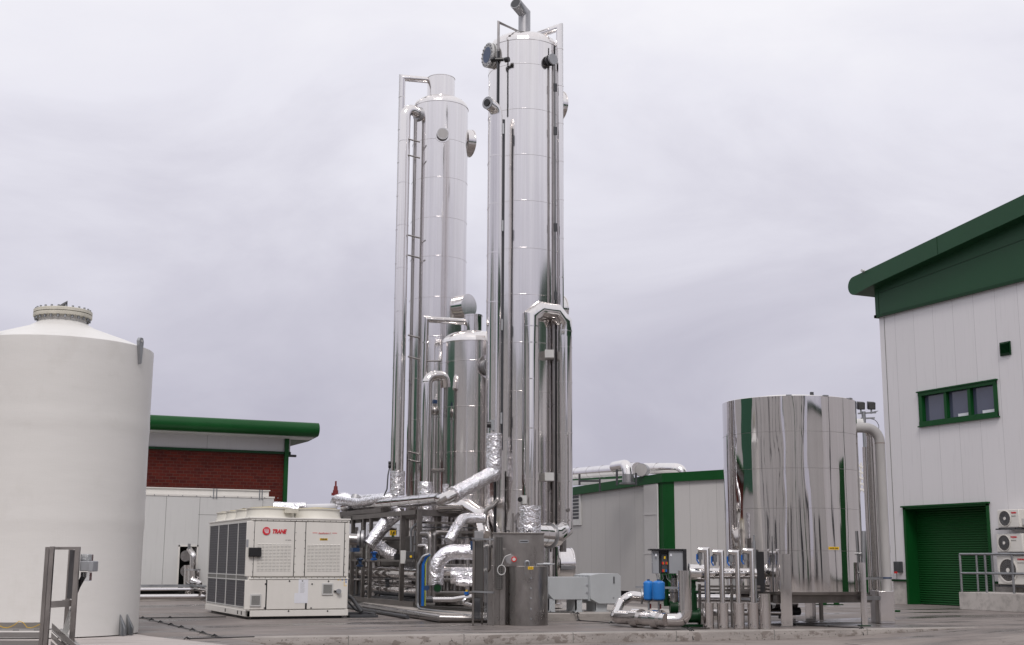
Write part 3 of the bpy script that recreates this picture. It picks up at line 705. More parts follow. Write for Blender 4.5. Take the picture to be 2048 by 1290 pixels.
mb = MB()
for px in (343-10, 400-0, 526): x = at(px, 1000, y=ey).x; mb.box(x-.006, x+.006, ey-.004, ey+.01, (2.95 if 0 else zb), ez-.06)
xx = at(398, 1000, y=ey).x; z_ = at(440, 1030, y=ey).z; mb.box(xx, at(526, 1000, y=ey).x, ey-.004, ey+.01, z_-.006, z_+.006); x = at(441, 1040, y=ey).x; mb.box(x-.006, x+.006, ey-.004, ey+.01, zb, z_)
each(mb, 'panel_joint', 'seam_grey', b)
mb = MB(); mb.box(-6, ex+.02, ey-.02, ey+.03, ez-.05, ez+.01); mb.box(ox0-.05, ox0, ey-.02, ey, zb, oz1+.05); mb.box(ox1, ox1+.05, ey-.02, ey, zb, oz1+.05); mb.box(ox0-.05, ox1+.05, ey-.02, ey, oz1, oz1+.05); mb.box(-6, ox0-.05, ey-.02, ey, zb-.0, zb+.07); each(mb, 'edge_trim', 'white_paint', b)
mb = MB()
for i in range(14):
    x = 5.2+i*.48; mb.tube([(x, ey-.03, ez-.03), (x, ey-.02, ez-.03)], .02, 6)
for px in (427, 433, 519, 524): x = at(px, 990, y=ey).x; mb.box(x-.02, x+.02, ey-.03, ey, ez-.1, ez+.24)
each(mb, 'panel_fixing', 'galvanised', b)
# polished pipework leaving the enclosure
t = thing('insulated_pipe_stack', (at(385, 1200, z=0).x, 44.6, 0), 'polished insulated pipes with flanges emerging from the dark doorway of the white enclosure', 'pipework')
yy = ey-.25
def Q(px, py, y=yy): return at(px, py, y=y)
MB().tube([Q(378, 1196), Q(379, 1130)], .195, 20, bands=.6).build('riser', 'polished_wavy', t)
MB().tube([Q(388, 1160, yy-.35), Q(388, 1150, yy-.35), Q(388, 1140, yy-.35)], .215, 20).build('sleeve', 'polished_wavy', t)
MB().tube([Q(386, 1142, yy-.35), Q(386, 1110, yy-.35), Q(379, 1100, yy)], .11, 18, fil=.12, k=4).build('upper_elbow', 'polished_wavy', t)
MB().tube([Q(382, 1160, yy-.5), Q(397, 1166, yy-.6), Q(405, 1178, yy-.6), Q(405, 1196, yy-.6)], .115, 18, fil=.1, k=3).build('lower_elbow', 'polished_wavy', t)
for py in (1112, 1142):
    q = Q(374.5, py, yy+.1); MB().tube([q, q+Vector((-.08, -.12, 0))], .19, 26).build('flange', 'stainless', t)
    mb = MB(); bolts(mb, q+Vector((-.05, -.14, 0)), (-.5, -1, 0), .15, 8, .016, .035); each(mb, 'flange_bolt', 'galvanised', t)
q = Q(386, 1141, yy-.35); MB().tube([q, q+Vector((0, 0, .05))], .25, 22).build('collar', 'dull_steel', t)
q = Q(378, 1098, yy-.1); MB().tube([q, q+Vector((0, 0, .18))], .05, 10).build('sensor', 'galvanised', t)
mb = MB(); mb.tube([(3, 44.3, .35), (at(383, 1200, y=44.3).x, 44.3, .35), (at(418, 1205, y=41).x+.3, 40.5, .35)], .05, 10); mb.build('ground_pipe', 'brushed', label='thin silver pipe on low brackets at the foot of the white enclosure', cat='pipe')
mb = MB(); mb.tube([(0, 43.2, .14), (8.6, 43.2, .14), (9.3, 40.5, .14)], .085, 14); mb.build('ground_pipe', 'polished', label='thick polished pipe low on the ground before the white enclosure', cat='pipe')
mb = MB(); mb.box(0, 8.5, 43.5, 43.9, 0, .10); mb.build('pipe_sleeper', 'pad_concrete', label='low concrete sleeper under the pipes by the white enclosure', cat='sleeper')
mb = MB(); mb.box(2, 8.4, 44.4, 44.7, .42, .50); mb.beam((8.4, 44.5, .46), (9.2, 41, .46), .3, .06); mb.build('cable_tray', 'galvanised', label='galvanised cable tray along the foot of the white enclosure', cat='cable tray')
# ================================================================ white fibreglass tank
tc_ = at(80, 1282, d=23.7); tc_.z = 0; TR = 1.69
ZR = at(308, 694, d=23.3).z
prof = [(TR, .03)]
zz = .03
while zz < ZR-.25:
    zz += .12; k_ = 0
    for zb_ in (2.0, 3.75): k_ += .011*math.exp(-((zz-zb_)/.11)**2)
    prof.append((TR+k_+.002*math.sin(zz*3), zz))
prof += [(TR+.004, ZR-.03), (TR+.002, ZR), (TR-.04, ZR+.012), (TR*.75, ZR+.17), (.62, ZR+.40), (.50, ZR+.47), (.43, ZR+.52), (.42, ZR+.62)]
t = thing('storage_tank', (tc_.x, tc_.y, 0), 'large white fibreglass tank with a bolted manhole on its cone roof at the left edge', 'tank')
MB().lathe(tc_.x, tc_.y, prof, 96).build('shell', 'frp_white', t, sharp=35)
MB().lathe(tc_.x, tc_.y, [(.42, ZR+.6), (.525, ZR+.605), (.53, ZR+.62), (.53, ZR+.665), (.52, ZR+.672)], 48).build('manhole_neck', 'flange_cream', t)
MB().lathe(tc_.x, tc_.y, [(.512, ZR+.672), (.512, ZR+.682)], 48).build('gasket', 'black', t)
MB().lathe(tc_.x, tc_.y, [(.53, ZR+.682), (.53, ZR+.735), (.50, ZR+.75), (.02, ZR+.755)], 48).build('manhole_cover', 'flange_cream', t)
mb = MB()
for i in range(24):
    a = 2*PI*i/24; p = Vector((tc_.x+.485*math.cos(a), tc_.y+.485*math.sin(a), ZR+.55)); mb.tube([p, p+ZV*.06], .024, 6); mb.tube([p+ZV*.18, p+ZV*.23], .02, 6)
each(mb, 'manhole_bolt', 'galvanised', t)
p = Vector((tc_.x, tc_.y-.1, ZR+.75)); MB().tube([p+Vector((-.14, 0, 0)), p+Vector((0, 0, .11)), p+Vector((.03, 0, .13)), p+Vector((.04, 0, 0))], .03, 8).build('lid_handle', 'charcoal', t)
def onshell(px, py, out=.0):
    # point on the shell seen at this pixel
    o = Vector((0, 0, H)); v = at(px, py, d=1)-o; a = v.x**2+v.y**2; bq = -2*(v.x*tc_.x+v.y*tc_.y); cq = tc_.x**2+tc_.y**2-(TR+out)**2
    s = (-bq-math.sqrt(max(0, bq*bq-4*a*cq)))/2/a; return o+v*s
def lug(px, py, w_, h, up=True):
    p = onshell(px, py); n_ = Vector((p.x-tc_.x, p.y-tc_.y, 0)).normalized(); s_ = Vector((-n_.y, n_.x, 0))
    mb = MB()
    if up: mb.prism([p+ZV*.02, p+n_*.05+ZV*-.35+ZV*0, p+n_*.16-ZV*.02, p+n_*.17+ZV*.10, p+n_*.10+ZV*.15, p+n_*.0+ZV*.12], s_*.02)
    return mb, p, n_, s_
for px, py in ((278, 690), (-8, 650)):
    mb, p, n_, s_ = lug(px, py, 0, 0); p2 = p+ZV*.02
    vw = Vector((-F0.y, F0.x, 0))
    mb = MB(); dirn = (n_*.3+s_*.95).normalized()
    mb.prism([p+ZV*-.36-s_*.0, p-s_*.05+ZV*-.1, p-s_*.085+ZV*.07, p-s_*.05+ZV*.13, p+s_*.03+ZV*.13, p+s_*.06+ZV*.06, p+s_*.03+ZV*-.33], n_*.06)
    lg = mb.build('lifting_lug', 'galvanised', t); q = p+n_*.062+ZV*.07-s_*.01
    MB().tube([q, q+n_*.004], .022, 12).build('lug_hole', 'light_grey', lg)
    MB().add([p+n_*.02-s_*.22+ZV*(-.48), p+n_*.02+s_*.22+ZV*(-.48), p+n_*.02+s_*.22+ZV*(-.488), p+n_*.02-s_*.22+ZV*(-.488)], [(0, 1, 2, 3), (3, 2, 1, 0)])
for px in (236, 250):
    p = onshell(px, 1284); p.z = .02; n_ = Vector((p.x-tc_.x, p.y-tc_.y, 0)).normalized(); s_ = Vector((-n_.y, n_.x, 0))
    mb = MB(); mb.prism([p-s_*.0, p+n_*.16-s_*.06, p+n_*.16+ZV*.12-s_*.06, p+ZV*.36], s_*.03); mb.prism([p-s_*.075+n_*.1, p+s_*.075+n_*.1, p+s_*.075+n_*.1+ZV*.13, p+ZV*.36+n_*.01, p-s_*.075+n_*.1+ZV*.13], n_*.012); mb.build('holding_down_lug', 'galvanised', t)
mb = MB(); q = onshell(5, 638, -.3); q = Vector((tc_.x-1.25, tc_.y-.5, ZR+.2))
mb.box(q.x-.06, q.x+.06, q.y-.06, q.y+.06, q.z-.1, q.z+.25); mb.build('level_sensor', 'light_grey', t)
MB().tube([tc_+Vector((-.75, -.4, ZR+.22)), tc_+Vector((-.62, -.4, ZR+.34)), tc_+Vector((-.6, -.4, ZR+.3))], .012, 6).build('eye_bolt', 'charcoal', t)

# ================================================================ steel stand with junction boxes, cable tray at lower left
sd_ = 14.5
S0 = at(150, 1200, d=sd_); 
def SP(px, py, d=sd_): return at(px, py, d=d)
t = thing('instrument_stand', (SP(120, 1290).x, SP(120, 1290).y, 0), 'tall stainless channel frame carrying a grey junction box before the white tank', 'stand')
GZ = -.05
def post(px_top, py_top, w_, dd, name='post', mat='stand_steel', dep=.04):
    p = at(px_top, py_top, d=dd); mb = MB(); r = R0*w_/2; f = F0*dep/2
    lo = Vector((p.x, p.y, GZ)); mb.prism([lo-r-f, lo+r-f, lo+r+f, lo-r+f], (0, 0, p.z-GZ)); return mb.build(name, mat, t)
post(95.5, 1094, .04, sd_); post(105, 1093, .045, sd_-.15)
post(156, 1094, .05, sd_-.1); post(142, 1098, .04, sd_+.25)
a, c = SP(100, 1096.5), SP(160, 1096.5); MB().beam(a, c, .06, .03).build('top_rail', 'stand_steel', t)
a, c = at(101, 1209, d=sd_-.1), at(146, 1206, d=sd_+.0); MB().beam(a, c, .05, .07).build('shelf_rail', 'stand_steel', t)
a, c = SP(128, 1203, sd_+.3), SP(148, 1203, sd_-.0); MB().beam(a, c, .04, .04).build('tie_rail', 'stand_steel', t)
mb = MB(); a = SP(140, 1100, sd_+.2); c = SP(150, 1100, sd_-.0); e1 = SP(138, 1198, sd_+.2); e2 = SP(146, 1198, sd_-.0)
mb.prism([a, c, Vector((c.x, c.y, e2.z)), Vector((a.x, a.y, e2.z))], R0*.012); mb.build('back_board', 'charcoal', t)
bxp = MB(); a = SP(161, 1122, sd_-.1)
def rbox(p, wx, dep, h, mat, name, par, bevel=.008):
    mb = MB(); mb.prism([p, p+R0*wx, p+R0*wx+F0*dep, p+F0*dep], (0, 0, -h)); return mb.build(name, mat, par, bevel=bevel)
jb = rbox(SP(160, 1122, sd_-.05), .15, .16, .11, 'grey_box', 'junction_box', t)
rbox(SP(177, 1122, sd_-.10), .055, .18, .115, 'grey_box', 'box_lid', jb)
rbox(SP(161, 1108, sd_), .11, .12, .09, 'clear_plastic', 'clear_cover', t)
rbox(SP(161, 1144, sd_), .10, .10, .10, 'clear_plastic', 'lower_cover', t)
rbox(SP(162, 1109, sd_+.02), .085, .08, .07, 'light_grey', 'module', t)
mb = MB()
for i in range(4):
    p = SP(163+i*3, 1144, sd_); mb.tube([p, p-ZV*.05, SP(156+i*1.2, 1165+i*3, sd_), SP(153, 1190, sd_)], .007, 6)
each(mb, 'cable', 'black', t)
mb = MB()
for i in range(5): 
    p = SP(150+i*.4, 1200, sd_+.05); mb.tube([p, SP(138+i*2, 1225+i*6, sd_+.05), SP(126+i*2, 1262, sd_+.1), SP(122+i*3, 1300, sd_+.1)], .009, 6, fil=.1)
each(mb, 'grey_cable', 'light_grey', t)
t = thing('foreground_cable_tray', (SP(60, 1270, 15).x, SP(60, 1270, 15).y, 0), 'perforated steel cable tray with a yellow green wire at the lower left corner', 'cable tray')
y0 = 1245
def tray(p, q, name='tray'):
    mb = MB(); mb.prism([p, q, q-ZV*.07, p-ZV*.07], F0*.012); mb.prism([p-ZV*.08, q-ZV*.08, q-ZV*.08+F0*.35, p-ZV*.08+F0*.35], (0, 0, -.01))
    mb.prism([p-ZV*.11, q-ZV*.11, q-ZV*.17, p-ZV*.17], F0*.012); mb.prism([p-ZV*.20, q-ZV*.20, q-ZV*.32, p-ZV*.32], F0*.012); return mb.build(name, 'tray_steel', t)
tray(at(-20, 1245, d=15), at(92, 1245, d=15)); tray(at(104, 1246, d=15), at(155, 1292, d=13.5), 'tray_bend')
mb = MB(); pts = [at(x, 1252+4*math.sin(x*.13)-(6 if 35 < x < 50 else 0), d=14.95) for x in range(-10, 100, 8)]; mb.tube(pts, .0035, 6); mb.build('earth_wire', 'yellow', t)

paint('slot_grey', (.30, .29, .27), .6)
# ================================================================ chiller
t = thing('chiller', (8, 32.3, 0), 'big cream air cooled chiller with grey coil side and a red round logo', 'chiller')
X0, X1, Y0, Y1, ZT = 6.84, 9.20, 29.6, 34.3, 2.27
zm = at(600, 1157, y=Y0).z
MB().box(X0+.03, X1-.03, Y0+.03, Y1, .17, ZT-.02).build('casing', 'white_paint', t)
mb = MB(); mb.box(X0-.02, X1+.02, Y0-.02, Y0+.06, .06, .2); mb.box(X0-.02, X0+.06, Y0-.02, Y1+.02, .06, .2); mb.box(X1-.06, X1+.02, Y0, Y1, .06, .2); mb.build('base_rail', 'white_paint', t, bevel=.008)
mb = MB(); mb.box(X0+.12, X1-.1, Y0+.1, Y1-.1, 0, .07); mb.build('rubber_feet', 'black', t)
mb = MB()
for y in (Y0+.45, Y0+.85, Y0+2.2): mb.box(X0-.024, X0-.018, y, y+.10, .09, .17)
each(mb, 'lifting_slot', 'black', t)
mb = MB()
xg = lambda px, py=1100: at(px, py, y=Y0-.02).x
zg_ = lambda py, px=560: at(px, py, y=Y0-.02).z
# corner posts & top cap
mb.box(X0, X0+.05, Y0-.012, Y0+.05, .2, ZT); mb.box(X1-.05, X1, Y0-.012, Y0+.05, .2, ZT); mb.box(X0-.0, X1, Y0-.025, Y0+.05, ZT-.04, ZT); mb.box(X0, X1, Y0-.03, Y0+.04, zm-.02, zm+.015)
mb.build('frame', 'white_paint', t, bevel=.006)
MB().box(X0-.03, X1+.02, Y0-.04, Y1, ZT, ZT+.035).build('top_sheet', 'white_paint', t, bevel=.008)
def panel(xa, xb, za, zb_, name):
    return MB().box(xa, xb, Y0-.02, Y0+.03, za, zb_).build(name, 'white_paint', t, bevel=.008)
uL = panel(xg(508), xg(588), zm+.05, ZT-.06, 'upper_panel'); uR = panel(xg(611), xg(688), zm+.05, ZT-.06, 'upper_panel')
panel(xg(492), xg(507.4), zm+.05, ZT-.06, 'corner_panel'); panel(xg(589), xg(610), zm+.05, ZT-.06, 'middle_panel'); panel(xg(689), X1-.01, zm+.05, ZT-.06, 'corner_panel')
l1 = panel(xg(493), xg(535), .22, zm-.03, 'lower_door'); l2 = panel(xg(537), xg(614), .22, zm-.03, 'lower_door'); l3 = panel(xg(617), X1-.01, .22, zm-.03, 'lower_door')
mb = MB()
for a, c, z0, z1 in ((507.6, 508, zm+.05, ZT-.06), (588.2, 588.8, zm+.05, ZT-.06), (610.2, 610.8, zm+.05, ZT-.06), (688.2, 688.8, zm+.05, ZT-.06), (535.2, 536.8, .22, zm-.03), (614.3, 616.7, .22, zm-.03)):
    mb.box(xg(a)-.008, xg(c)+.008, Y0-.018, Y0, z0, z1)
each(mb, 'panel_gap', 'black', t)
for pn, xa, xb in ((uL, xg(514), xg(583)), (uR, xg(614), xg(681))):
    z0, z1 = at(560, 1142, y=Y0).z, at(560, 1087, y=Y0).z; mb = MB(); md = MB()
    nc, nr = 9, 19; cw = (xb-xa)/nc; rh = (z1-z0)/nr
    for i in range(nc):
        for j in range(nr):
            xx, zz = xa+i*cw, z0+j*rh
            md.add([(xx+cw*.12, Y0-.0215, zz), (xx+cw*.88, Y0-.0215, zz), (xx+cw*.88, Y0-.0215, zz+rh*.28), (xx+cw*.12, Y0-.0215, zz+rh*.28)], [(0, 1, 2, 3)])
            mb.add([(xx+cw*.12, Y0-.033, zz+rh*.28), (xx+cw*.88, Y0-.033, zz+rh*.28), (xx+cw*.88, Y0-.0212, zz+rh*.75), (xx+cw*.12, Y0-.0212, zz+rh*.75)], [(0, 1, 2, 3)])
    mb.build('louvre_hoods', 'white_paint', pn); md.build('louvre_slots', 'slot_grey', pn)
def ventbox(a, c, z0, z1, par):
    v = MB().box(xg(a), xg(c), Y0-.045, Y0-.018, z0, z1).build('door_vent', 'light_grey', par, bevel=.006); mb = MB()
    for i in range(9): zz = z0+.04+(z1-z0-.07)*i/9; mb.box(xg(a)+.03, xg(c)-.03, Y0-.049, Y0-.044, zz, zz+.016)
    each(mb, 'vent_slat', 'seam_grey', v)
ventbox(504, 526, at(515, 1213, y=Y0).z, at(515, 1188, y=Y0).z, l1); ventbox(646, 668, at(655, 1190, y=Y0).z, at(655, 1166, y=Y0).z, l3)
mb = MB()
for px, py in ((531, 1168), (529, 1216), (579, 1162), (577, 1222), (624, 1168), (622, 1216), (657, 1162.5), (655, 1222)):
    p = at(px, py, y=Y0-.02); mb.tube([p, p-YD*.012], .018, 10)
each(mb, 'door_lock', 'black', t)
mb = MB()
for zz in (ZT-.03, zm+.02):
    for i in range(17): x = X0+.1+i*.137; mb.tube([(x, Y0-.03, zz), (x, Y0-.036, zz)], .011, 6)
for x in (xg(506.5), xg(590.5), xg(609), xg(690)):
    for i in range(6): z = zm+.15+i*.18; mb.tube([(x, Y0-.024, z), (x, Y0-.03, z)], .010, 6)
each(mb, 'screw', 'seam_grey', t)
p = at(497, 1095, y=Y0-.02); c = at(521, 1113.5, y=Y0-.02); kb = MB().box(p.x, c.x, Y0-.10, Y0-.02, c.z, p.z).build('control_display', 'black', t, bevel=.012)
MB().box(p.x+.03, c.x-.03, Y0-.104, Y0-.099, c.z+.03, p.z-.05).build('screen', 'black', kb)
p = at(676, 1182.5, y=Y0-.02); kn = MB().tube([p, p-YD*.09], .055, 16).build('isolator_knob', 'grey_box', t); MB().box(p.x-.10, p.x-.02, Y0-.05, Y0-.02, p.z-.02, p.z+.02).build('isolator_plate', 'black', kn)
# writing
p = at(533, 1062, y=Y0-.03); lg = MB().tube([p, p-YD*.005], .092, 40).build('round_logo', 'brand_red', t)
mb = MB()
for i in range(5):
    zz = p.z+.045-i*.022; hw = math.sqrt(max(0, .075**2-(zz-p.z)**2)); x_ = p.x-hw+.01*i
    mb.add([(x_, Y0-.0365, zz-.005), (p.x+hw*.8, Y0-.0365, zz-.004), (p.x+hw*.8, Y0-.0365, zz+.004+i*.001), (x_, Y0-.0365, zz+.002+i*.002)], [(0, 1, 2, 3)])
mb.build('logo_lines', 'paper', lg)
p = at(544, 1066.5, y=Y0-.03); text('TRANE', .13, 'brand_red', t, p, XD, ZV, shear=.3, off=.006, width=xg(573)-xg(544.5))
p = at(571, 1081, y=Y0-.022); text('air series', .04, 'seam_grey', t, p, XD, ZV, width=.13)
p = at(636.5, 1067.5, y=Y0-.03); text('AquaStream 2', .05, 'brand_red', t, p, XD, ZV, shear=.3, width=xg(661)-xg(636.5))
mb = MB(); 
for a, c in ((624, 633.5), (663.5, 673)): z = at(640, 1066, y=Y0).z; mb.box(xg(a), xg(c), Y0-.024, Y0-.02, z-.004, z+.006)
each(mb, 'logo_dash', 'brand_red', t)
a, c = at(639.3, 1076.5, y=Y0), at(654.6, 1080.8, y=Y0); tg = MB().box(a.x, c.x, Y0-.026, Y0-.02, c.z, a.z).build('yellow_tag', 'yellow', t)
text('CHILLER', .05, 'ink', tg, (a.x+.012, Y0-.027, c.z+.010), XD, ZV, off=.002, width=(c.x-a.x)-.025)
a, c = at(597, 1158, y=Y0), at(617, 1186, y=Y0); pa = MB().box(a.x, c.x-.02, Y0-.024, Y0-.02, c.z, a.z).build('paper_notice', 'paper', l2)
a2, c2 = at(588.5, 1186, y=Y0), at(614.5, 1206, y=Y0); MB().box(a2.x, c2.x, Y0-.0255, Y0-.02, c2.z, a2.z).build('paper_notice', 'paper', l2)
mb = MB()
for i in range(11):
    z = a.z-.09-i*.022; mb.add([(a.x+.04, Y0-.0245, z), (a.x+.04+random.uniform(.06, .13), Y0-.0245, z), (a.x+.14, Y0-.0245, z+.004), (a.x+.04, Y0-.0245, z+.004)], [(0, 1, 2, 3)])
mb.tube([(a.x+.09, Y0-.0245, a.z-.045), (a.x+.09, Y0-.0255, a.z-.045)], .018, 12); mb.build('notice_print', 'seam_grey', pa)
mb = MB(); md = MB()
for px, py, k in ((676.5, 1159.5, 0), (681, 1159.5, 0), (684.5, 1159.5, 1), (688.5, 1159.5, 0), (692, 1159.5, 1), (688.5, 1164, 0), (692, 1164, 1), (688.5, 1167.5, 0), (688.5, 1171, 0), (692, 1171, 0)):
    q = at(px, py, y=Y0-.022); (md if k else mb).add([q+Vector((-.017, 0, -.014)), q+Vector((.017, 0, -.014)), q+Vector((.012 if k else 0, 0, .016)), q+Vector((-.012 if k else 0, 0, .016))], [(0, 1, 2, 3)])
each(mb, 'warning_sticker', 'yellow', l3); each(md, 'mandatory_sticker', 'blue', l3)
p = at(501.5, 1062.5, y=Y0-.014); mb = ring(p, -YD, .042, .034, .004, 24); mb.build('round_sticker', 'galvanised', t)
a, c = at(492.5, 1079, y=Y0), at(496, 1094, y=Y0); MB().box(a.x, c.x, Y0-.03, Y0-.012, c.z, a.z).build('data_plate', 'grey_box', t)
# coil side
yv = [at(px, 1140, x=X0).y for px in (489.0, 471, 454, 438.5, 424.5)]
zc0, zc1, zd0, zd1 = .24, zm-.03, zm+.06, ZT-.06
mb = MB(); mb.box(X0-.004, X0+.04, Y0+.12, Y1-.05, zc0, zc1); mb.box(X0-.004, X0+.04, Y0+.12, Y1-.05, zd0, zd1); mb.build('coil', 'coil_fins', t)
mb = MB()
mb.box(X0-.012, X0+.05, Y0-.0, Y0+.12, .2, ZT); mb.box(X0-.012, X0+.05, Y1-.1, Y1, .2, ZT); mb.box(X0-.012, X0+.05, Y0+.12, Y1-.1, .2, zc0); mb.box(X0-.012, X0+.05, Y0+.12, Y1-.1, zd1, ZT)
mb.build('coil_frame', 'white_paint', t)
mb = MB()
for z in (zc0+.01, zc1-.02, zd0, zd1-.02): mb.box(X0-.018, X0+.02, Y0+.12, Y1-.1, z, z+.025)
k = (Y1-.1-Y0-.12)/4
for i in range(5): y = Y0+.12+k*i; mb.box(X0-.02, X0+.02, y-.016, y+.016, zc0, zd1)
mb.build('coil_mullions', 'light_grey', t)
MB().box(X0-.01, X0+.05, Y0+.12, Y1-.1, zc1+.0, zd0).build('coil_gap', 'seam_grey', t)
nf = 4; fl = (Y1-Y0-.15)/nf
for iy in range(nf):
    for ix in range(2):
        xc = X0+.61+ix*1.14; yc = Y0+.12+fl*(iy+.5); rr = .555
        f_ = MB().lathe(xc, yc, [(rr+.03, ZT+.035), (rr, ZT+.10), (rr-.01, ZT+.24), (rr+.02, ZT+.25), (rr+.02, ZT+.27), (rr-.02, ZT+.27), (rr-.04, ZT+.10)], 36, close=False).build('fan_shroud', 'fan_white', t)
        mb = MB()
        for q in range(6): mb.tube([(xc+(.08+q*.075)*math.cos(2*PI*a/24), yc+(.08+q*.075)*math.sin(2*PI*a/24), ZT+.275+.03*(1-q/6)) for a in range(25)], .007, 4)
        for q in range(8): a = 2*PI*q/8; mb.tube([(xc, yc, ZT+.31), (xc+.5*math.cos(a), yc+.5*math.sin(a), ZT+.275)], .007, 4)
        mb.build('fan_guard', 'cream_guard', f_); MB().lathe(xc, yc, [(.02, ZT+.12), (.46, ZT+.12), (.46, ZT+.13)], 24).build('fan_blades', 'charcoal', f_)
mb = MB()
for px in (441, 482, 496): p = at(px, 1030, d=31.5 if px > 470 else 34); mb.tube([Vector((p.x, p.y, ZT+.03)), Vector((p.x, p.y, ZT+.22)), Vector((p.x+.05, p.y+.1, ZT+.30)), Vector((p.x+.3, p.y+.1, ZT+.28))], .012, 6, fil=.05)
each(mb, 'fan_cable', 'charcoal', t)
q = at(581, 1027, y=Y0+.2); MB().box(q.x-.16, q.x+.16, Y0+.1, Y0+.35, ZT+.15, ZT+.24).build('cable_box', 'flange_cream', t)
# behind chiller: connection at its right side
mb = MB(); mb.tube([(X1, 30.6, .55), (X1+.35, 30.4, .45), (X1+.55, 30.2, .12)], .05, 12, fil=.15); mb.tube([(X1, 30.9, .75), (X1+.5, 30.5, .14), (X1+.9, 30.2, .06)], .025, 8, fil=.2)
mb.build('flexible_hose', 'charcoal', label='dark flexible hoses leaving the right side of the chiller near the ground', cat='hose')
mb = MB(); mb.box(X1+.1, X1+.8, 29.7, 29.95, 0, .06); mb.box(X1+.1, X1+.95, 30.3, 30.5, .04, .10); mb.build('timber_sleeper', 'charcoal', label='dark flat timbers on the ground at the right corner of the chiller', cat='timber')
# ================================================================ columns
def column(label, px, d, R, y_rim, y_top, seams, neck=None, ztop_n=None, dome=.35):
    c = at(px, 1190, d=d); cx, cy = c.x, c.y; dn = d-R
    zr = zat(px, y_rim, dn); zt_ = zr+dome*R*1.1
    t = thing('steel_column', (cx, cy, .17), label, 'column', 'polished steel columns')
    prof = [(R+.03, .2), (R+.03, .3), (R, .31)]
    for z in seams:
        if z < zr-.1: prof += [(R, z-.012), (R+.007, z-.008), (R+.007, z+.008), (R, z+.012)]
    prof += [(R, zr-.02), (R+.014, zr-.015), (R+.014, zr+.012), (R, zr+.02)]
    prof.sort(key=lambda q: q[1])
    MB().lathe(cx, cy, prof, 72).build('shell', 'brushed' if d > 20 else 'polished', t)
    dm = []
    for i in range(9):
        a = PI/2*i/9; dm.append((R*(.25+.75*math.cos(a)) if i else R, zr+.02+dome*R*math.sin(a)))
    dm.append((R*.2, zr+.02+dome*R))
    dp = []
    for (r0, z0), (r1, z1) in zip(dm, dm[1:]): dp += [(r0, z0)]
    dp.append(dm[-1])
    MB().lathe(cx, cy, dp, 20).build('dome', 'brushed', t, sharp=12)
    return t, cx, cy, zr, zr+dome*R
# the tall main column
def zs(px, ys, d): return [zat(px, y, d) for y in ys]
dA, RA = 33, .975
sA_ = zs(1045, [126, 216, 308, 400, 495, 588, 684, 782, 880, 980], dA-RA)
T2, ax_, ay_, zrA, ztA = column('tallest polished steel column with an angled grey vent spout on its domed top', 1045, dA, RA, 77, 57, sA_, dome=.42)
fl_ = MB().lathe(ax_, ay_, [(.30, ztA-.02), (.30, ztA+.06), (.22, ztA+.065), (.20, ztA+.07)], 30).build('vent_flange', 'pipe_grey', T2)
mb = MB(); bolts(mb, (ax_, ay_, ztA+.06), ZV, .26, 14, .02, .04); each(mb, 'flange_bolt', 'charcoal', T2)
mb = MB(); v1 = Vector((ax_, ay_, ztA)); z_e = zat(1042, 27, 33)
e1 = Vector((ax_, ay_, z_e)); e2 = at(1031, 6, d=32.6)
e2 = e1+(e2-e1)*1.0
mb.tube([v1, e1, e2], .165, 24); 
# slanted mouth: trim by adding a dark disc at the end
sp = mb.build('vent_spout', 'dull_steel', T2); dd = (e2-e1).normalized(); MB().tube([e2-dd*.05, e2+dd*.004], .14, 22).build('spout_mouth', 'charcoal', sp)
def dirpx(ang):     # horizontal direction, degrees clockwise from towards the camera; + = image right
    a = math.radians(ang); return -F0*math.cos(a)+R0*math.sin(a)
def port(par, cx, cy, R, ang, z, r, out, mat='polished', face='dull_steel', name='manhole', rim=True, bo=0):
    n_ = dirpx(ang); c = Vector((cx, cy, z))+n_*R*.92
    m1 = MB().tube([c, c+n_*(out+R*.08)], r, 36).build(name, mat, par)
    if rim: ring(c+n_*(out+R*.08-.03), n_, r+.012, r-.05, .035, 36).build('rim', mat, m1)
    MB().tube([c+n_*(out+R*.08), c+n_*(out+R*.08+.006)], r*.9, 36).build('cover', face, m1)
    if bo: 
        mb = MB(); bolts(mb, c+n_*(out+R*.08), n_, r*.93, bo, .02, .025); each(mb, 'cover_bolt', 'galvanised', m1)
    return m1
z = zat(1130, 200, 33); port(T2, ax_, ay_, RA, 118, z, .42, .16, 'brushed')
z = zat(1135, 615, 33); port(T2, ax_, ay_, RA, 118, z, .42, .16, 'polished')
# upper left bolted manhole with dark glass
z = zat(980, 114, 32.6); n_ = dirpx(-62); c = Vector((ax_, ay_, z))+n_*(RA*.95)
m1 = MB().tube([c, c+n_*.22], .24, 30).build('manhole', 'dull_steel', T2)
ring(c+n_*.16, n_, .335, .20, .05, 40).build('flange', 'light_grey', m1)
mb = MB(); bolts(mb, c+n_*.21, n_, .285, 16, .024, .03); each(mb, 'flange_bolt', 'grey_box', m1)
MB().tube([c+n_*.2, c+n_*.225], .215, 30).build('sight_glass', 'blue_dark', m1); ring(c+n_*.05, n_, .335, .22, .05, 40).build('flange', 'light_grey', m1)
z = zat(1102, 124, 32.3); n_ = dirpx(40); c = Vector((ax_, ay_, z))+n_*(RA*.95); m1 = MB().tube([c, c+n_*.26], .10, 22).build('nozzle', 'charcoal', T2); MB().tube([c+n_*.22, c+n_*.27], .15, 26).build('blank_flange', 'grey_box', m1); MB().tube([c+n_*.1, c+n_*.14], .15, 26).build('blank_flange', 'charcoal', m1)
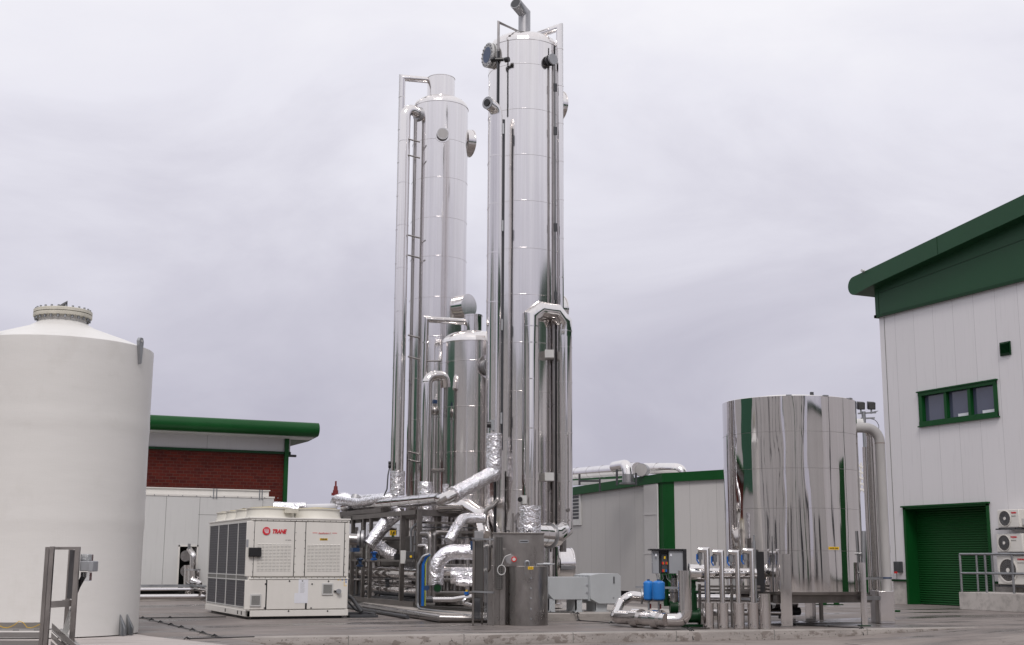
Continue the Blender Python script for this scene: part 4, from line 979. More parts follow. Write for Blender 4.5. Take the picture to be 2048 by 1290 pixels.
# black conductor bar and small thin top pipe
pb = at(996, 200, d=31.95); zt0 = zat(995, 46, 32)
MB().box(pb.x-.03, pb.x+.03, pb.y-.03, pb.y+.03, zat(996, 222, 32), zrA-.35).build('upper_bar', 'black', T2)
MB().box(pb.x-.03, pb.x+.03, pb.y-.03, pb.y+.03, .25, zat(996, 940, 32)).build('lower_bar', 'black', T2)
MB().tube([(pb.x-.0, pb.y, zrA-.4), (pb.x, pb.y, zt0), (ax_-.1, ay_-.35, ztA-.05)], .035, 12).build('vent_line', 'stainless', T2)
mb = MB(); 
for q in (0, .35): mb.tube([Vector((pb.x, pb.y-.02, zat(996, 122, 32)))-R0*(.18-q), Vector((pb.x, pb.y-.08, zat(996, 122, 32)))-R0*(.10-q)], .07, 12)
z = zat(996, 122, 32); mb.tube([Vector((pb.x, pb.y-.06, z))-R0*.2, Vector((pb.x, pb.y-.06, z))+R0*.12], .05, 10); mb.build('valve', 'black', T2)
# right hand overflow pipe
q = at(1120, 400, d=32.45); zt1 = zat(1120, 53, 32.4)
pr_ = Vector((q.x, q.y, 0)); l_ = at(1073, 55, d=33.1); 
MB().tube([(ax_+.25, ay_+.0, zt1-.0), (pr_.x, pr_.y, zt1), (pr_.x, pr_.y, zat(1126, 640, 32.4))], .095, 18, bands=1.05, bw=.006).build('overflow_pipe', 'brushed', T2)
q2 = at(1109.5, 400, d=32.25); MB().box(q2.x-.02, q2.x+.02, q2.y-.02, q2.y+.02, .3, zrA-.1).build('cable_conduit', 'black', T2)
MB().box(q2.x-.05, q2.x-.018, q2.y-.03, q2.y+.05, .3, zrA-.5).build('conduit_cover', 'stainless', T2)
mb = MB()
for py in (175, 262, 455, 592): z = zat(1109, py, 32.2); mb.box(q2.x-.04, q2.x+.05, q2.y-.05, q2.y-.02, z-.10, z+.12)
each(mb, 'conduit_clip', 'charcoal', T2)

# twin looped pipes on the front right of the main column
t = thing('looped_duct', (at(1060, 1190, d=31.7).x, at(1060, 1190, d=31.7).y, .6), 'mirror polished twin duct looped over at its top, right of the tallest column', 'duct')
a = at(1061, 800, d=31.7); c = at(1128, 800, d=32.3); A_ = Vector((a.x, a.y, 0)); C_ = Vector((c.x, c.y, 0)); rr = .212
zb_ = zat(1095, 636, 31.9); dv_ = (C_-A_).normalized(); Dl = (C_-A_).length; zt2 = zat(1095, 614, 32)
zl0 = zb_-.02
MB().tube([A_+ZV*1.9, A_+ZV*zl0, A_+dv_*.27+ZV*(zt2-.1), C_-dv_*.27+ZV*(zt2-.1), C_+ZV*(zl0-.02), C_+ZV*(zl0-.4)], rr, 32, bands=0).build('loop_bend', 'polished', t)
mb = MB()
zA = [zat(1060, y, 31.5) for y in (651, 684, 757, 856, 958)]
for z in zA: mb.tube([A_+ZV*(z-.012), A_+ZV*(z+.012)], rr+.008, 32)
zC = [zat(1128, y, 32.1) for y in (660, 693, 763, 865, 962, 1040)]
for z in zC: mb.tube([C_+ZV*(z-.012), C_+ZV*(z+.012)], rr+.008, 32)
each(mb, 'lagging_band', 'brushed', t)
zc_ = zat(1129, 1058, 32.2); e1 = C_+ZV*zc_; ed = at(1103, 1085, d=31.2); ee = at(1084, 1062, d=30.8)
e3 = at(1109, 1072, d=31.7); e4 = at(1050, 1068, d=31.0)
MB().tube([C_+ZV*(zl0-.39), e1, e3], rr, 32, r1=rr+.0).build('down_leg', 'polished', t)
d3 = (e4-e3).normalized()
MB().tube([e1.lerp(e3, .25), e3, e3+d3*.16], rr+.012, 32, r1=rr+.07).build('flared_bend', 'polished', t)
MB().tube([e3+d3*.15, e3+d3*.20], rr+.10, 32).build('joint_flange', 'dull_steel', t)
MB().tube([e3+d3*.20, e4], rr+.06, 32, bands=.4).build('return_elbow', 'polished', t)
q = at(1137, 1020, d=32.0)-F0*0; q = C_+ZV*zat(1137, 1020, 32.1)+dirpx(20)*rr; MB().tube([q, q+dirpx(20)*.05], .05, 14).build('thermowell', 'stainless', t)
for py in (707, 953):
    q = at(1100, py, d=31.95); MB().prism([q-R0*.13-ZV*.10, q+R0*.10-ZV*.10, q+R0*.10+ZV*.10, q-R0*.13+ZV*.10], F0*.5).build('bracket_plate', 'light_grey', t)
MB().tube([A_+ZV*1.0, A_+ZV*1.95], rr*.98, 28).build('lower_leg', 'polished', t)
q = at(1046, 999, d=31.1); bx2 = MB().prism([q-R0*.06-ZV*.1, q+R0*.09-ZV*.1, q+R0*.09+ZV*.1, q-R0*.06+ZV*.1], F0*.1).build('sensor_box', 'light_grey', t)
MB().tube([q-R0*.07-F0*.06, q-R0*.07+F0*.06], .06, 14).build('sensor_head', 'black', bx2)
# big low manhole drum at the foot of the column
z = zat(1120, 1130, 32); port(T2, ax_, ay_, RA, 103, z, .42, .30, 'polished')
q = at(1126, 1094, d=32.3); MB().tube([q-ZV*.12, q+ZV*.2], .085, 16).build('drum_nozzle', 'stainless', T2)

# riser with foil at its foot, left of the main column
t = thing('riser_pipe', (at(989, 1000, d=31.6).x, at(989, 1000, d=31.6).y, 2.9), 'silver riser on the tallest column, open elbow at top, wrinkled foil foot', 'pipe')
q = at(991, 500, d=31.6); Rz = Vector((q.x, q.y, 0)); z0_ = zat(989, 868, 31.5); ztp = zat(992, 216, 31.5)
MB().tube([Rz+ZV*z0_, Rz+ZV*ztp, Rz+ZV*(ztp+.06)-R0*.22-F0*.30], .158, 24, fil=.24, k=4, bands=1.28).build('riser', 'brushed', t)
oe = Rz+ZV*(ztp+.06)-R0*.22-F0*.30; od = (-R0*.8-F0).normalized()
q = at(1004.5, 600, d=31.75); MB().box(q.x-.035, q.x+.035, q.y-.03, q.y+.03, zat(1004, 900, 31.7), zat(1006, 238, 31.7)).build('riser_shade_strip', 'charcoal', t)  # charcoal strip painting the dark reflection and shadow beside the riser
ring(oe, od, .165, .09, .03, 24).build('end_ring', 'dull_steel', t); MB().tube([oe-od*.03, oe+od*.055], .095, 22).build('open_mouth', 'black', t)
zf1 = zat(987, 945, 31.5)
FD = at(906, 990, d=30.6); K = Rz+ZV*(zf1-.02)
MB().tube([Rz+ZV*(z0_+.02), K, K+(FD-K)*.02], .195, 30, rough=.07, step=.07).build('foil_sleeve', 'foil', t)
mb = MB().tube([K+ZV*.02, FD], .185, 30, rough=.035, step=.08).build('foil_leg', 'foil', t)
ring(FD, (K-FD), .20, .17, .05, 28).build('foil_cuff', 'foil', t)
dd = (FD-K).normalized(); 
G1 = FD+dd*.32; G2 = at(886, 997, d=30.75)
Lend = at(704, 1013, d=39.5); 
Dl_ = Vector((G2.x-.02, G2.y, G2.z)); 
MB().tube([FD-dd*.1, G1, at(880, 997, d=31.4), at(690, 1016, d=41)], .15, 22, fil=.35, k=3, bands=.9).build('lower_run', 'polished', t)
q = at(978, 850, d=31.3); MB().tube([q-R0*.05-F0*.04, q+R0*.05-F0*.04], .075, 16).build('gauge', 'black', t)
MB().prism([q+R0*.02-ZV*.13, q+R0*.14-ZV*.13, q+R0*.14+ZV*.13, q+R0*.02+ZV*.13], F0*.03).build('gauge_plate', 'galvanised', t)
mb = MB()
for py in (262, 455, 652, 838): z = zat(1007, py, 31.8); mb.prism([Rz+R0*.15+ZV*(z-.14), Rz+R0*.20+ZV*(z-.14), Rz+R0*.20+ZV*(z+.14), Rz+R0*.15+ZV*(z+.14)], F0*.05)
each(mb, 'bracket', 'galvanised', t)
# thin curved drain line low on the main column
q = at(995, 970, d=31.7); mb = MB().tube([at(996, 950, d=31.9), at(996, 1000, d=31.9), at(985, 1012, d=31.7), at(972, 1020, d=31.7), at(969, 1050, d=31.7)], .055, 12, fil=.15); mb.build('drain_line', 'stainless', label='thin bent drain line beside the black bar at the foot of the tallest column', cat='pipe')

# short middle column
dC, RC = 35, .885
T3, cx3, cy3, zr3, zt3 = column('short polished steel column with a capped neck between the two tall ones', 941, dC, RC, 680, 652, zs(941, [720, 812, 903, 990], dC-RC), dome=.40)
MB().lathe(cx3, cy3, [(.25, zt3-.05), (.25, zat(943, 631, 34.8)), (.262, zat(943, 631, 34.8)), (.262, zat(943, 628, 34.8))], 36).build('neck', 'polished', T3)
port(T3, cx3, cy3, RC, 30, zat(968, 733, 34.2), .22, .16, 'dull_steel', 'stainless', 'nozzle')
zc3 = zat(968, 733, 34.2); n_ = dirpx(30); c = Vector((cx3, cy3, zc3))+n_*(RC*.985); ring(c, n_, .33, .2, .02, 36).build('collar', 'polished', T3)
q = at(848.5, 800, d=34.6); V_ = Vector((q.x, q.y, 0)); zh = zat(880, 641, 34.8)
MB().tube([Vector((cx3, cy3, zh))-R0*.2, Vector((cx3, cy3, zh))-R0*.2-(Vector((cx3, cy3, 0))-V_).normalized()*.01, V_+ZV*zh, V_+ZV*1.2], .088, 18, bands=1.1).build('vent_pipe', 'polished', T3)
t = thing('gooseneck_pipe', (at(853, 1000, d=33.8).x, at(853, 1000, d=33.8).y, 2.5), 'stubby silver gooseneck pipe left of the short column with a foil foot', 'pipe')
q = at(853, 850, d=33.8); G_ = Vector((q.x, q.y, 0)); zg1 = zat(868, 752, 33.8)
MB().tube([G_+ZV*2.9, G_+ZV*(zg1), at(889, 751, d=34.05)+Vector((0, 0, .0)), at(891, 775, d=34.1)], .135, 24, fil=.25, k=5, bands=1.2).build('gooseneck', 'polished', t)
q = at(891, 775, d=34.1); MB().tube([q+ZV*.1, Vector((q.x, q.y, 1.5))], .05, 12).build('return_leg', 'stainless', t)
zf = zat(853, 965, 33.7); MB().tube([G_+ZV*(zf+.02), G_+ZV*1.6], .19, 26, rough=.10, step=.07).build('foil_foot', 'foil', t)
mb = MB(); q = at(891, 968, d=33.9); mb.tube([q, Vector((q.x, q.y, 1.7))], .085, 18, rough=.1, step=.06); mb.build('foil_stub', 'foil', t)
mb = MB()
for py in (939, 942.5): mb.tube([at(853, py, d=33.7), at(888, py, d=34.0)], .022, 8)
mb.tube([at(845, 722, d=34.6), at(882, 722, d=34.4)], .022, 8)
each(mb, 'tie_rod', 'stainless', t)
t = thing('relief_valve', (at(869, 830, d=34.2).x, at(869, 830, d=34.2).y, 2.5), 'round silver relief valve with dark blue handle left of the short column', 'valve')
q = at(869, 822, d=34.2); q.z = zat(869, 822, 34.2)
MB().lathe(q.x, q.y, [(.03, q.z-.14), (.10, q.z-.1), (.125, q.z-.03), (.125, q.z+.04), (.09, q.z+.11), (.04, q.z+.14), (.04, q.z+.2)], 20).build('valve_body', 'stainless', t, sharp=50)
MB().box(q.x-.05, q.x+.06, q.y-.05, q.y+.05, q.z+.2, q.z+.30).build('handle', 'blue_dark', t)
mb = MB().lathe(q.x, q.y, [(.13, q.z-.17), (.13, q.z-.15)], 20); mb.build('flange', 'dull_steel', t)
MB().tube([(q.x, q.y, q.z-.12), (q.x, q.y, 1.8)], .075, 16, bands=.7).build('stem', 'polished', t)

# left rear column
dB, RB = 37.5, .845
T1, bx1, by1, zr1, zt1_ = column('tall rear polished column with a wide open collar on top, leftmost of the columns', 866, dB, RB, 200, 183, zs(866, [276, 353, 433, 511, 593, 672, 755, 838, 905, 960], dB-RB), dome=.40)
zn = zat(882, 153, 37.3); MB().lathe(bx1, by1, [(.43, zt1_-.06), (.425, zn-.02), (.435, zn-.02), (.435, zn)], 40).build('collar', 'brushed', T1)
port(T1, bx1, by1, RB, 8, zat(897, 268, 36.6), .165, .10, 'dull_steel', 'pipe_grey', 'nozzle')
n_ = dirpx(8+0); c = Vector((bx1, by1, zat(897, 268, 36.6)))+n_*(RB*.995); ring(c, n_, .24, .15, .015, 30).build('nozzle_collar', 'brushed', T1)
port(T1, bx1, by1, RB, 116, zat(935, 278, 37.5), .42, .18, 'brushed')
port(T1, bx1, by1, RB, 52, zat(930, 616, 37.1), .34, .38, 'brushed', 'brushed')
q = at(797, 500, d=37.3); PA = Vector((q.x, q.y, 0)); zh = zat(830, 158, 37.4)
MB().tube([Vector((bx1, by1, zh))-R0*.35, PA+ZV*zh, PA+ZV*2.9], .098, 18, bands=1.05, bw=.006).build('vent_pipe', 'brushed', T1)
t = thing('gooseneck_riser', (at(802, 940, d=36.6).x, at(802, 940, d=36.6).y, 2.9), 'long silver gooseneck riser running up beside the rear column, foil wrapped at its foot', 'pipe')
q = at(805, 500, d=36.6); PB = Vector((q.x, q.y, 0)); zg2 = zat(830, 224, 36.8); zf2 = zat(800, 945, 36.4)
cc = Vector((bx1, by1, 0)); dr = (cc-PB); dr.z = 0; dn_ = dr.normalized()
MB().tube([PB+ZV*zf2, PB+ZV*(zg2+.12), PB+dn_*(dr.length-RB*.8)+ZV*(zg2-.05)], .158, 26, fil=.35, k=7, bands=1.3).build('riser', 'brushed', t)
e = PB+dn_*(dr.length-RB*1.08)+ZV*(zg2-.03); MB().tube([e, e+dn_*.3], .2, 28, r1=.32).build('entry_cone', 'dull_steel', t)
MB().tube([PB+ZV*(zf2+.05), PB+ZV*(zat(790, 990, 36.4))], .205, 28, rough=.06, step=.08).build('foil_sleeve', 'foil', t)
K2 = PB+ZV*zat(790, 993, 36.4); MB().tube([K2+ZV*.02, K2-R0*.35-ZV*.05, K2+Vector((-.6, 1.8, -.12)), at(672, 1000, d=41.5)], .13, 24, fil=.15, rough=.12, step=.08).build('foil_run', 'foil', t)
mb = MB(); q = at(779, 932, d=36.3); mb.tube([q-R0*.03, q+R0*.05], .06, 12); q = at(779, 926, d=36.3); mb.tube([q-R0*.03, q+R0*.05], .05, 12); mb.build('gauge', 'black', t)
mb = MB().tube([at(779, 936, d=36.3), at(776, 950, d=36.2), at(774, 978, d=36.2), at(768, 992, d=36.2)], .02, 6); mb.build('gauge_cable', 'charcoal', t)
mb = MB(); q = at(828, 400, d=36.75); mb.tube([(q.x, q.y, 1.5), (q.x, q.y, zat(827, 240, 36.8))], .045, 12); q3 = q
mb.build('instrument_line', 'stainless', t)
mb = MB()
for py in (280, 312, 472, 512, 672, 715, 905, 921):
    a = at(816, py-2, d=36.5); mb.tube([a, at(840, py+4, d=36.62)], .025, 8)
each(mb, 'stay_rod', 'stainless', t)

# ================================================================ pipe skid in front of the columns
sx, sy0 = 11.52, 31.2
zk = zat(838, 1019, (Vector((sx, sy0, 0))).dot(F0))
SK = thing('skid_frame', (sx+1.2, sy0+4, .17), 'open stainless frame of square posts and beams around pipework below the columns', 'pipe frame')
def yof(px, x=sx, py=1100): return at(px, py, x=x).y
def P_(mb, x, y, z0, z1, w_=.11): return mb.box(x-w_/2, x+w_/2, y-w_/2, y+w_/2, z0, z1)
pylist = [838, 805, 742, 728.5]
xe = at(941, 1040, y=sy0).x
for px in (838, 804, 741, 727): P_(MB(), sx, yof(px), .17, zk, .11 if px in (838, 804) else .09).build('post', 'frame_steel', SK)
for px in (705, 686, 668): P_(MB(), sx, yof(px), .17, zk, .1).build('post', 'frame_steel', SK)
P_(MB(), xe, sy0, .17, zk, .1).build('post', 'frame_steel', SK)
for y in (32.0, 34.5, 38.5, 42): P_(MB(), 12.4, y, .17, zk, .1).build('post', 'frame_steel', SK)
yend = 45.5
MB().box(sx-.05, sx+.05, sy0+.06, yend, zk-.12, zk).build('top_beam', 'frame_steel', SK); MB().box(sx+.06, xe-.055, sy0-.05, sy0+.05, zk-.16, zk-.0).build('top_beam', 'frame_steel', SK)
MB().box(sx-.07, sx+.05, sy0+.06, yend, .175, .30).build('base_beam', 'frame_steel', SK)
MB().box(12.35, 12.45, sy0, yend, zk-.14, zk-.02).build('top_beam', 'frame_steel', SK)
mb = MB()
for y in (32.0, 33.6, 35, 37.5, 40, 42.5, 45): mb.box(sx+.05, 12.35, y-.05, y+.05, zk-.11, zk-.03)
each(mb, 'cross_beam', 'frame_steel', SK)
zmid = [at(760, y, x=sx).z for y in (1076, 1127)]
mb = MB(); 
for z in (1.34,): mb.box(sx-.04, sx+.03, sy0+.06, yend, z-.035, z+.035)
mb.box(sx+.06, xe-.05, sy0-.03, sy0+.03, 1.98, 2.03); each(mb, 'mid_rail', 'frame_steel', SK)
mb = MB()
for z in (2.12, 2.2, 1.75): mb.box(sx+.05, 12.3, sy0+.4, sy0+.46, z-.02, z+.02)
for z in (1.9, 1.6, 1.1): mb.box(sx+.05, 12.3, 34.4, 34.46, z-.02, z+.02)
each(mb, 'inner_rail', 'frame_steel', SK)
mb = MB(); mb.box(sx+.1, 12.3, sy0+.5, yend-1, .30, .34); mb.build('deck_plate', 'charcoal', SK); mb = MB(); mb.box(12.25, 12.3, sy0+1.5, yend-1, 1.0, 2.0); mb.build('back_tray', 'frame_steel', SK)
# sloping trough on top at the left end
mb = MB(); mb.beam((sx+.45, 34.5, zk+.10), (sx+.45, 45.2, zk+.14), .7, .12); mb.build('top_tray', 'frame_steel', SK)

def pipe(name, label, pts, r, mat='polished_wavy', cat='pipe', **k): return MB().tube(pts, r, k.pop('n', 20), **k).build(name, mat, label=label, cat=cat)
hy = lambda py, x=sx+.35: at(760, py, x=x).z
# long horizontal header pipes seen between chiller and post
pipe('header_pipe', 'upper thick dark reflective header pipe running level through the skid at mid height', [(sx+.42, 31.5, .98), (sx+.42, 45, .98)], .215, 'polished', bands=1.6)
pipe('header_pipe', 'lower thick reflective header pipe running level through the skid below the other', [(sx+.42, 31.5, .55), (sx+.42, 45, .55)], .185, 'polished', bands=1.3)
pipe('header_pipe', 'middle thin silver pipe line just inside the posts of the skid', [(sx+.17, 32, .78), (sx+.17, 45, .78)], .04, 'polished')
pipe('header_pipe', 'dark pipe crossing the skid at shoulder height behind the posts', [(sx+.5, 35, 1.55), (sx+.5, 45, 1.55)], .13, 'stainless')
# foil elbow diagonal seen at px 740-800
pipe('foil_elbow', 'crumpled foil elbow sloping down behind the paired posts of the skid', [at(797, 1025, d=36.0), at(775, 1042, d=35.8), at(738, 1090, d=35.6)], .19, 'foil', rough=.10, step=.07, n=26)
pipe('foil_elbow', 'crumpled foil bend below the sloping one, reaching down towards the yellow number sign', [at(752, 1072, d=36.3), at(760, 1095, d=36.2), at(780, 1108, d=36.1), at(790, 1112, d=36.1)], .17, 'foil', rough=.14, step=.06, n=26, fil=.3)
pipe('flanged_spool', 'dark flanged pipe spool next to the right top corner of the chiller', [at(697, 1078, d=36), at(722, 1080, d=36)], .16, 'stainless')
t = thing('flanged_valve', tuple(at(712, 1090, d=35.8)), 'dark flanged valve with blue actuator beside the right corner of the chiller', 'valve')
q = at(716, 1078, d=35.7); MB().tube([q, q+R0*.07], .24, 24).build('flange', 'dull_steel', t); MB().tube([q+R0*.1, q+R0*.17], .24, 24).build('flange', 'dull_steel', t)
q = at(710, 1100, d=35.6); MB().box(q.x-.1, q.x+.1, q.y-.1, q.y+.1, q.z-.05, q.z+.06).build('actuator', 'blue_dark', t)
# foil big bend at the front right
pipe('foil_bend', 'large crumpled foil bend curving down from level to vertical at the front of the skid', [at(955, 1104, d=30.4), at(895, 1104, d=30.4), at(873, 1127, d=30.4), at(872, 1170, d=30.4)], .175, 'foil', rough=.035, step=.06, n=32, fil=.34)
pipe('foil_pipe', 'level crumpled foil pipe below the large foil bend', [at(955, 1152, d=30.8), at(902, 1151, d=30.8)], .20, 'foil', rough=.06, step=.05, n=28)
pipe('foil_pipe', 'small dull foil sleeve between the large foil bend and the level foil pipe', [at(905, 1143, d=30.9), at(884, 1143, d=30.9)], .11, 'polished', step=.06)
pipe('foil_pipe', 'thin crumpled foil sleeve under the level foil pipe at the front of the skid', [at(955, 1166, d=30.5), at(912, 1164, d=30.5)], .09, 'foil', rough=.2, step=.05)
pipe('foil_pipe', 'smooth foil pipe bending up to the right above the large foil bend', [at(898, 1082, d=31.0), at(912, 1056, d=31.2), at(926, 1036, d=31.5), at(968, 1036, d=31.7)], .125, 'foil', rough=.03, step=.08, n=24, fil=.25)
t = thing('pipe_end_cover', tuple(at(875, 1176, d=30.1)), 'dark green round pipe end below the large foil bend', 'pipe end')
q = at(875, 1176, d=30.1); MB().tube([q+F0*.3, q], .10, 26).build('end_plate', 'green_dark', t); ring(q, -F0, .105, .085, .012, 26).build('end_ring', 'charcoal', t)
q = at(853, 1176, d=30.3); MB().tube([q, q+F0*.3], .06, 20).build('blue_cap', 'blue_dark', t)
t = thing('bottom_branch', tuple(at(900, 1205, d=28.7)), 'thin polished pipes and a small blue and yellow valve low behind the perforated stand', 'pipework')
MB().tube([at(862, 1199, d=28.8), at(905, 1199, d=28.7), at(944, 1193, d=28.6)], .055, 16).build('long_branch', 'polished', t)
MB().tube([at(944, 1195, d=28.6), at(930, 1199, d=28.5), at(926, 1206, d=28.5), at(944, 1211, d=28.5)], .045, 14, fil=.1).build('hook_branch', 'polished', t)
MB().tube([at(852, 1199, d=28.8), at(866, 1199, d=28.8)], .07, 14).build('rubber_end', 'charcoal', t)
q = at(933, 1189, d=28.6); MB().tube([q, q+ZV*.06], .05, 12).build('valve_body', 'blue', t); MB().tube([q+ZV*.06, q+ZV*.10], .025, 12).build('valve_knob', 'yellow', t)
# blue conduit bundle at the corner post
t = thing('conduit_bundle', (sx+.25, sy0-.12, .3), 'bundle of bright blue and black cables curving down beside the corner post of the skid', 'cables')
for i, (mt_, o) in enumerate((('black', -6), ('blue', 0), ('blue', 2.2), ('yellow_green', 6))):
    MB().tube([at(860+o*.3, 1109+i*.5, d=31.7), at(852+o, 1113, d=31.7), at(845+o, 1128, d=31.7), at(844+o, 1212, d=31.7)], .022 if mt_ != 'yellow_green' else .012, 8, fil=.2).build('cable', mt_, t)
mb = MB(); a = at(838, 1112, d=29.95); mb.tube([at(858, 1108, d=31.6), at(846, 1112, d=31.6), at(836, 1130, d=31.6), at(835, 1214, d=31.6), at(842, 1218, d=31.4), at(944, 1232, d=28.9)], .03, 8, fil=.15); mb.build('tray_edge', 'galvanised', t)
# electrical box on post 804
t = thing('field_panel', tuple(at(804, 1125, d=31.3)), 'small light grey field panel with an orange lamp on a skid post', 'electrical box')
q = at(801, 1101, d=33.2); rbox(q, .14, .12, .33, 'light_grey', 'housing', t); q = at(812, 1103, d=33.2); rbox(q, .22, .1, .18, 'charcoal', 'terminal_box', t)
q = at(822, 1113, d=33.1); MB().tube([q, q-F0*.05], .03, 12).build('orange_lamp', 'yellow', t)
q = at(797, 1112, d=33.3); MB().box(q.x-.1, q.x+.02, q.y-.05, q.y+.05, q.z-.1, q.z+.05).build('black_box', 'black', t)
mb = MB()
for i in range(7): mb.tube([at(812+i*2.2, 1118, d=33.1), at(810+i*3, 1128, d=33.1), at(806+i*3.5, 1142-i, d=33.1), at(828, 1138, d=33.1)], .008, 5, fil=.08)
each(mb, 'wire', 'charcoal', t)
# arched conduits behind
pipe('conduit_arch', 'grey cable ladder arching up between the skid posts', [at(822, 1105, d=34), at(822, 1060, d=34), at(830, 1048, d=34), at(862, 1045, d=34)], .03, 'galvanised', fil=.2)
pipe('conduit_arch', 'inner grey conduit arching up between the skid posts', [at(829, 1105, d=34), at(829, 1066, d=34), at(836, 1055, d=34), at(864, 1053, d=34)], .02, 'galvanised', fil=.2)
t = thing('dark_backdrop', (11.9, 39, .2), 'dark ribbed block added as a dark backdrop low in the rear of the skid', 'backdrop')  # added block that only deepens the dark behind the header pipes
MB().box(11.75, 12.3, 36.6, 44, .35, 1.15).build('backdrop_body', 'charcoal', t)
for i in range(12): MB().box(11.7, 11.76, 36.8+i*.6, 36.9+i*.6, .35, 1.15).build('backdrop_rib', 'frame_steel', t)
t = thing('cable_ladder', (12.2, 33, 2), 'stack of thin dark cable ladders crossing above the foil pipes under the skid top', 'cable ladder')
for i, py in enumerate((1045, 1054, 1063, 1074, 1090)):
    MB().beam(at(842, py, d=33.2), at(966, py+2, d=32.4), .03, .03 if i % 2 else .055).build('ladder_rail', 'charcoal' if i % 2 else 'frame_steel', t)
t = thing('rear_manifold', (12.2, 35, 1), 'dark manifold of short upright and level pipes behind the blue cables', 'manifold')
for i in range(9): px = 842+i*13; MB().tube([at(px, 1092, d=33.6), at(px+2, 1200, d=33.4)], .045 if i % 2 else .07, 12).build('branch_pipe', 'stainless' if i % 3 else 'frame_steel', t)
for py in (1132, 1160, 1186): MB().tube([at(842, py, d=33.3), at(960, py+1, d=32.6)], .06, 12).build('level_pipe', 'stainless', t)
random.seed(11)
kinds = [('polished', .05), ('stainless', .04), ('polished', .07), ('stainless', .06), ('stainless', .03)]
adj = ['slim', 'narrow', 'stout', 'dull', 'short', 'bright', 'thin', 'plain', 'dark', 'silver', 'grey', 'slender', 'straight', 'smooth', 'shaded', 'worn', 'inner', 'back']
pos_ = ['behind the paired posts', 'behind the small field panel', 'behind the corner post', 'right of the blue cables', 'above the large foil bend', 'left of the perforated stand', 'beneath the foil diagonal', 'behind the yellow number sign', 'near the chiller corner', 'under the short column', 'inside the front bay', 'beside the arched conduits', 'over the header pipes', 'under the gooseneck foil foot', 'behind the level foil pipe', 'in the middle bay', 'by the rear posts', 'left of the tallest column']
for i in range(18):
    px = [735, 792, 832, 868, 905, 936, 760, 775, 712, 890, 855, 846, 750, 860, 920, 815, 695, 955][i]
    dd_ = random.uniform(32.2, 34.0) if px > 840 else random.uniform(36.8, 39.5); r_ = kinds[i % 5]
    p = at(px, 1100, d=dd_); zt_ = random.uniform(1.7, 2.35)
    pts = [(p.x, p.y, .3), (p.x, p.y, zt_)]
    if i % 3 == 0: pts.append((p.x+.5, p.y+.1, zt_)); 
    if i % 3 == 1: pts.append((p.x, p.y+.6, zt_))
    pipe('vertical_pipe', f'{adj[i]} upright process pipe in the skid, {pos_[i]}', pts, r_[1], r_[0], fil=.12, bands=.8 if r_[1] > .045 else 0, n=14)
for i, (px, py) in enumerate(((880, 1118), (862, 1118), (748, 1112), (720, 1125), (893, 1075), (775, 1165))):
    q = at(px, py, d=33.2+i*.4); tt = thing('hand_valve', tuple(q), ['black handwheel valve left of the large foil bend', 'black gear valve beside the blue cables', 'blue lever valve below the sloping foil elbow', 'dark lever valve near the chiller corner', 'small dark valve above the large foil bend', 'dark valve between the two header pipes'][i], 'valve')
    MB().lathe(q.x, q.y, [(.03, q.z-.12), (.09, q.z-.1), (.09, q.z-.07), (.05, q.z-.06), (.05, q.z+.06), (.09, q.z+.07), (.09, q.z+.1), (.03, q.z+.12)], 16).build('valve_body', ['charcoal', 'charcoal', 'blue', 'blue_dark', 'charcoal', 'charcoal'][i], tt)
    ring(q+Vector((0, -.12, .05)), -F0, .11, .09, .02, 20).build('handwheel', 'black', tt)
# big pipe elbow under tall column (dull, px 905-1000, y 1000-1040)
pipe('dull_pipe', 'wide dull silver pipe passing behind the skid top from the short column', [at(880, 1012, d=33.4), at(935, 1012, d=33.2), at(962, 1030, d=32.6), at(966, 1070, d=32.2)], .19, 'polished_wavy', fil=.3, k=5, n=26)
pipe('foil_stub', 'crumpled foil sleeve under the long lower run, behind the skid top beam', [at(850, 1008, d=34.2), at(850, 1050, d=34.2)], .18, 'foil', rough=.12, step=.06, n=24)
# left end: foil bends, cylinder end, red valve, white pipes over the chiller
pipe('foil_elbow', 'rounded foil elbow at the far left end of the skid top', [at(672, 1015, d=42), at(670, 1000, d=42), at(690, 994, d=42), at(702, 1003, d=42)], .17, 'foil', rough=.07, step=.06, n=26, fil=.2)
pipe('cylinder_stub', 'short ribbed silver cylinder tilted on the left end of the skid top', [at(712, 993, d=40), at(703, 1022, d=39.7)], .145, 'dull_steel', n=26)
pipe('foil_pipe', 'lumpy foil pipe lying level on the skid top behind the tilted cylinder', [at(716, 997, d=40.5), at(745, 996, d=39), at(778, 992, d=37.6)], .11, 'foil', rough=.16, step=.06, n=22)
t = thing('safety_valve', tuple(at(671, 990, d=42.2)), 'dark red safety valve standing above the far left end of the skid', 'valve')
q = at(671, 988, d=42.2); MB().lathe(q.x, q.y, [(.09, q.z-.05), (.09, q.z+.12), (.07, q.z+.13), (.06, q.z+.25), (.03, q.z+.27), (.03, q.z+.42)], 14).build('valve_body', 'dark_red', t); MB().box(q.x-.13, q.x-.05, q.y-.03, q.y+.03, q.z-.05, q.z+.04).build('outlet', 'dark_red', t)
pipe('foil_duct', 'wide foil wrapped duct lying behind the chiller fans', [at(548, 1013, d=40), at(612, 1014, d=40)], .145, 'foil', rough=.08, step=.08, n=24)
pipe('foil_duct', 'narrow foil wrapped duct in front of the wide one behind the chiller fans', [at(548, 1019, d=39), at(598, 1019, d=39)], .10, 'foil', rough=.1, step=.08, n=20)
pipe('white_pipe', 'smooth white pipe continuing right from the foil ducts behind the chiller', [at(595, 1019, d=40), at(668, 1017, d=41)], .16, 'white_pipe', n=24)
